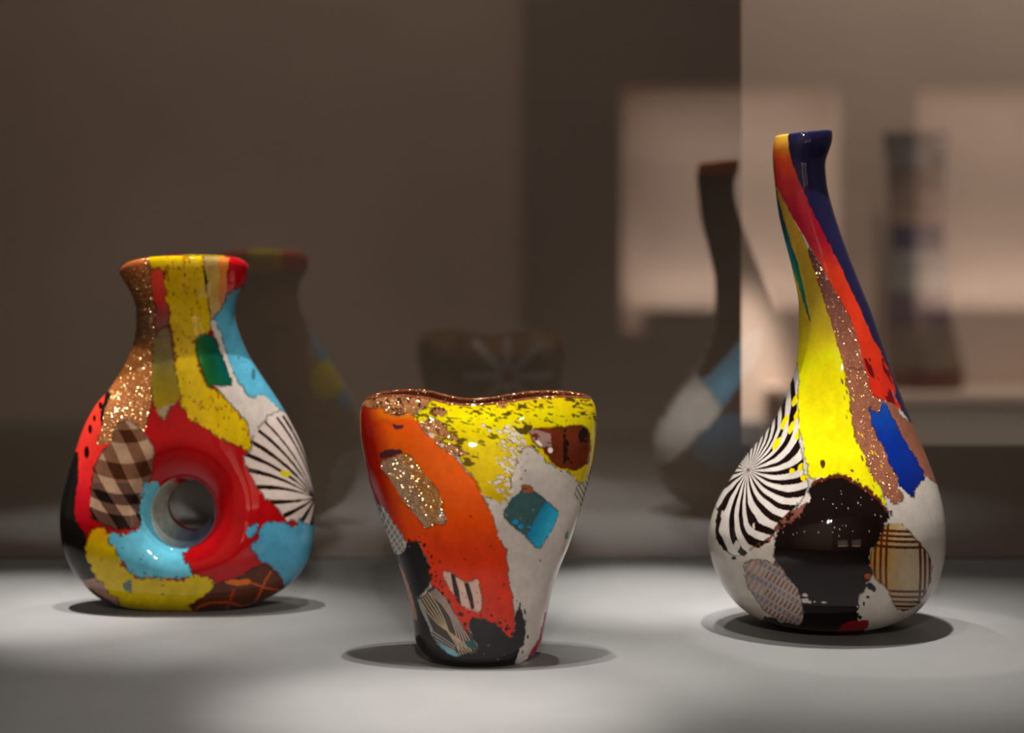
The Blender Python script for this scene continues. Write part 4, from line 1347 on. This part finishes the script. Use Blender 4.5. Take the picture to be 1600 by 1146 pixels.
    layers = [
        Layer('milky white glass of the belly', [], mottle(flat((212, 202, 192)), 0.05, 30), tr=0.35, side='front'),
        Layer('dark brown glass of the far side', [], ramp((0, 1), [(300, (36, 30, 28)), (640, (44, 34, 28)), (760, (96, 56, 44)), (960, (92, 54, 42))], 30), tr=0.15, side='back'),
        Layer('navy blue glass of the neck', [R1([(186, 88), (192, 0), (420, -30), (430, 100), (500, 400), (620, 760), (760, 1146), (655, 1146), (620, 1060), (570, 950), (530, 880), (490, 780), (440, 680), (400, 590), (340, 470), (290, 370), (240, 260), (200, 160)]), R2([(1120, -20), (1190, 130), (1250, 250), (1320, 350), (1460, 380), (1300, -20)])], mottle(flat((31, 28, 62)), 0.12, 26), 1.0, tr=0.12),
        Layer('copper brown glass with sparkles', [R1([(262, 500), (330, 600), (380, 700), (430, 780), (480, 900), (510, 1040), (530, 1146), (440, 1146), (415, 1000), (385, 900), (355, 800), (322, 700), (285, 600)]), R2([(885, -20), (1040, -20), (1062, 150), (1130, 172), (1200, 200), (1260, 290), (1360, 350), (1440, 500), (1500, 720), (1390, 645), (1350, 600), (1200, 700), (1265, 765), (1200, 830), (1130, 755), (1060, 622), (1000, 482), (940, 342), (930, 180)])], aven, 3.4, tr=0.2, gl=0.25),
        Layer('red and orange stripe', [R1([(60, 60), (190, 20), (190, 90), (202, 160), (242, 260), (292, 370), (342, 470), (402, 590), (442, 680), (492, 780), (532, 880), (572, 950), (622, 1060), (646, 1146)]) + R2([(1175, 110), (1255, 255), (1200, 205), (1130, 172), (1062, 152), (1035, 20)]) + R1([(510, 1040), (480, 900), (430, 780), (380, 700), (330, 600), (268, 500), (220, 420), (180, 340), (140, 265), (60, 200)])], red_stripe, 1.2, tr=0.4),
        Layer('yellow glass of the front', [R1([(60, 220), (138, 262), (178, 340), (218, 420), (266, 520), (292, 600), (325, 700), (358, 800), (388, 900), (418, 1000), (442, 1146)]) + R2([(890, 0), (930, 180), (940, 340), (1000, 482), (1060, 622), (1130, 755), (1165, 830), (1100, 792), (1030, 722), (950, 662), (880, 632), (780, 642), (700, 664), (676, 645), (648, 500), (638, 430), (604, 330), (618, 0)]) + R1([(228, 1000), (150, 950), (60, 700)])], YEL, 2.4, tr=0.35),
        Layer('teal sliver down the neck', [R1([(60, 230), (134, 250), (152, 330), (176, 420), (206, 520), (236, 610), (256, 700), (270, 770), (287, 848), (258, 770), (236, 690), (205, 600), (180, 510), (120, 420), (60, 300)])], ramp((0, 1), [(300, (8, 70, 96)), (400, (10, 96, 104)), (440, (30, 136, 96)), (500, (20, 92, 84))], 8), 0.7, tr=0.3),
        Layer('black and white rosette with curved rays', [R2([(618, 0), (606, 140), (620, 300), (612, 420), (642, 520), (644, 640), (682, 682), (642, 780), (590, 850)]) + R3([(590, 10), (560, 60), (450, 155), (440, 225), (330, 275), (250, 345), (170, 315), (112, 245), (100, 150), (125, 50), (20, 0)]) + R2([(0, 800), (60, 600), (300, 380), (480, 150), (560, 0)])], ZEB, 1.2, tr=0.3, name='striped_patch'),
        Layer('yellow flecks on the rosette', [], flat((238, 214, 8)), 0, tr=0.3, part=False, mask=zyel),
        Layer('brown edge of the rosette', [R3([(560, 60), (640, 10), (650, 60), (600, 120), (520, 150), (450, 190), (420, 250), (350, 300), (320, 280), (420, 220), (450, 150)])], over(mottle(flat((120, 70, 58)), 0.4, 8), (lambda x, y: fnoise(x, y, 7, 3) > 0.6, (40, 16, 12))), 2.2, tr=0.2, part=False),
        Layer('black glass of the belly', [R2([(680, 690), (780, 640), (880, 628), (960, 670), (1050, 730), (1120, 780), (1155, 840), (1190, 898)]) + R3([(1125, 60), (1105, 120), (1080, 200), (1005, 290), (992, 350), (1012, 450), (962, 540), (932, 572), (922, 690), (1000, 830), (800, 870), (500, 830), (360, 690), (420, 690), (600, 740), (612, 640), (582, 540), (522, 460), (472, 400), (432, 320), (460, 180), (540, 130), (605, 100), (655, 0)])], black, 3.6, tr=0.02),
        Layer('dark dots at the edge of the black', [], flat((22, 12, 10)), 0, tr=0.05, part=False,
              mask=lambda x, y: np.any([np.hypot((x - a) / r, (y - b) / r2) < 1 for (a, b), r, r2 in zip(R3([(1010, 515), (1025, 525), (990, 572), (967, 610), (1000, 500), (945, 690), (160, 290), (210, 345)]), (6, 3.5, 3, 1.8, 5, 3, 3.5, 4), (4.5, 4.5, 2.4, 3.4, 3.4, 3, 3, 2.5))], axis=0)),
        Layer('white flecks in the black', [], flat((208, 198, 188)), 0, tr=0.3, part=False,
              mask=lambda x, y: np.any([np.hypot((x - a) / r, (y - b) / r2) < 0.7 + 0.6 * vnoise(x, y, 3, 2) for (a, b), r, r2 in zip(R3([(625, 560), (625, 592), (650, 600), (735, 602), (680, 598), (150, 100), (228, 275), (325, 160), (280, 345)]), (5, 6, 3, 4, 2, 4, 6, 2, 3.5), (2.5, 3.5, 2, 1.4, 1.2, 8, 8, 5, 3))], axis=0)),
        Layer('orange dot', [], flat((180, 80, 24)), 0, tr=0.3, part=False, mask=lambda x, y: (np.hypot((x - 1356) / 5, (y - 901) / 4) < 1) | (np.hypot((x - 1213) / 3.4, (y - 886.5) / 4) < 1)),
        Layer('pale leaf of patterned glass', [R3([(258, 380), (320, 350), (420, 360), (482, 402), (542, 472), (592, 542), (617, 640), (612, 742), (540, 730), (450, 690), (380, 650), (338, 580), (290, 520), (280, 440)])], leaf, 1.1, tr=0.3, name='patterned_patch'),
        Layer('cream glass with brown plaid lines', [R3([(1095, 150), (1180, 140), (1250, 210), (1330, 300), (1367, 380), (1352, 500), (1302, 600), (1200, 662), (1150, 632), (1110, 542), (1080, 502), (1020, 452), (998, 380), (1008, 300), (1060, 220)])], plaid, 1.2, tr=0.35, name='plaid_patch'),
        Layer('bright blue glass tongue', [R2([(1050, 222), (1075, 240), (1100, 268), (1120, 200), (1132, 178), (1182, 270), (1242, 400), (1332, 540), (1392, 640), (1350, 690), (1330, 720), (1312, 775), (1250, 742), (1210, 642), (1150, 502), (1090, 392), (1045, 282)])], ramp((0, 1), [(630, (22, 74, 166)), (690, (8, 48, 150)), (770, (5, 30, 112))], 14), 2.4, tr=0.25),
        Layer('deep red patch by the foot', [R3([(795, 800), (830, 732), (900, 708), (992, 708), (996, 740), (940, 778), (880, 830)])], flat((160, 4, 20)), 1.2, tr=0.25),
        # far side
        Layer('orange glass of the far rim', [[(1180, 180), (1300, 180), (1285, 238), (1190, 240)]], flat((226, 92, 30)), 2, tr=0.4, side='back'),
        Layer('light blue band of the far side', [[(1190, 700), (1215, 668), (1300, 575), (1335, 560), (1325, 620), (1275, 672), (1240, 715), (1215, 738)]], flat((110, 170, 200)), 4, tr=0.3, side='back'),
        Layer('white shoulder of the far side', [[(1050, 900), (1050, 720), (1190, 650), (1215, 700), (1236, 724), (1200, 757), (1162, 797), (1130, 850)]], flat((224, 214, 206)), 4, tr=0.3, side='back'),
        Layer('slate blue glass of the far side', [[(1150, 815), (1200, 757), (1238, 726), (1325, 740), (1325, 815), (1228, 852)]], flat((74, 108, 130)), 5, tr=0.2, side='back'),
    ]
    layers = split_layers(layers)
    col, tr, gl, reg = paint_fine(x, y, face, layers, 37, Q)
    root = empty('glass_vase', ((1291 - HX) * s, Y, T))
    tag(root, 'tall patchwork glass vase with round belly and leaning navy and red neck', 'vase', 'patchwork glass vases')
    emit_patches(root, V, NN, Q, col, tr, gl, reg, [(L.name, L.label) for L in layers], GLASS)


tall_vase()


# ------------------------------------------------------------------ vase on the far bench
def far_vase():
    Y = 4.46
    s = Y / FPX
    prof = [(210, 1378, 1482), (222, 1381, 1480), (250, 1384, 1478), (300, 1388, 1476), (360, 1391, 1475), (420, 1389, 1476), (470, 1385, 1482), (520, 1384, 1492), (560, 1384, 1501), (590, 1386, 1507), (608.5, 1390, 1503)]
    P = np.array(prof, float)
    fl, fr = pchip(P[:, 0], P[:, 1]), pchip(P[:, 0], P[:, 2])
    bands = [(208, 262, (132, 126, 124), 'grey band at the mouth'), (262, 300, (124, 104, 92), None), (300, 352, (150, 122, 110), None), (352, 392, (58, 58, 82), 'dark blue band'),
             (392, 456, (136, 130, 124), None), (456, 506, (96, 76, 88), 'purple band'), (506, 575, (112, 94, 80), None), (575, 608.5, (92, 50, 40), 'red brown band at the foot')]
    root = empty('banded_vase', ((1441 - HX) * s, Y, TB))
    tag(root, 'blurred tall vase with grey, blue and brown bands on the far bench', 'vase')
    cx0 = 1441.0
    n = 48
    for y0, y1, c, lab in bands:
        mat = plain('banded_glass', c, 0.25, 0.5, 0.12, 30)
        ys = np.linspace(y0, y1, 10)
        vs_, fs = [], []
        for q in ys:
            a, b = float(fl(q)), float(fr(q))
            for k in range(n):
                t = 2 * math.pi * k / n
                vs_.append((((a + b) / 2 - cx0 + (b - a) / 2 * math.cos(t)) * s, (b - a) / 2 * 0.9 * math.sin(t) * s, (608.5 - q) * s))
        for r in range(9):
            for k in range(n):
                fs.append((r * n + k, (r + 1) * n + k, (r + 1) * n + (k + 1) % n, r * n + (k + 1) % n))
        if y1 == 608.5:
            fs.append(tuple(9 * n + k for k in range(n)))
        o = obj('glass_band', vs_, fs, mat, root, True)
        if lab:
            o['label'] = lab
    # green spot near the mouth
    m = plain('green_glass', (44, 60, 38), 0.3, 0.5, 0.1, 30)
    vs_, fs = [(0, 0, 0)], []
    q0, x0 = 252.0, 1462.0
    pts = []
    for k in range(16):
        t = 2 * math.pi * k / 16
        pts.append((x0 + 12 * math.cos(t), q0 + 16 * math.sin(t)))
    def onsurf(xx, yy):
        a, b = float(fl(yy)), float(fr(yy))
        u = max(-0.98, min(0.98, (xx - (a + b) / 2) / ((b - a) / 2 + 0.6)))
        return ((xx - cx0) * s, -((b - a) / 2 * 0.9 + 0.8) * math.sqrt(1 - u * u) * s, (608.5 - yy) * s)
    vs_ = [onsurf(x0, q0)] + [onsurf(*p) for p in pts]
    fs = [(0, 1 + k, 1 + (k + 1) % 16) for k in range(16)]
    o = obj('glass_spot', vs_, fs, m, root, True)
    o['label'] = 'dark green spot'


far_vase()
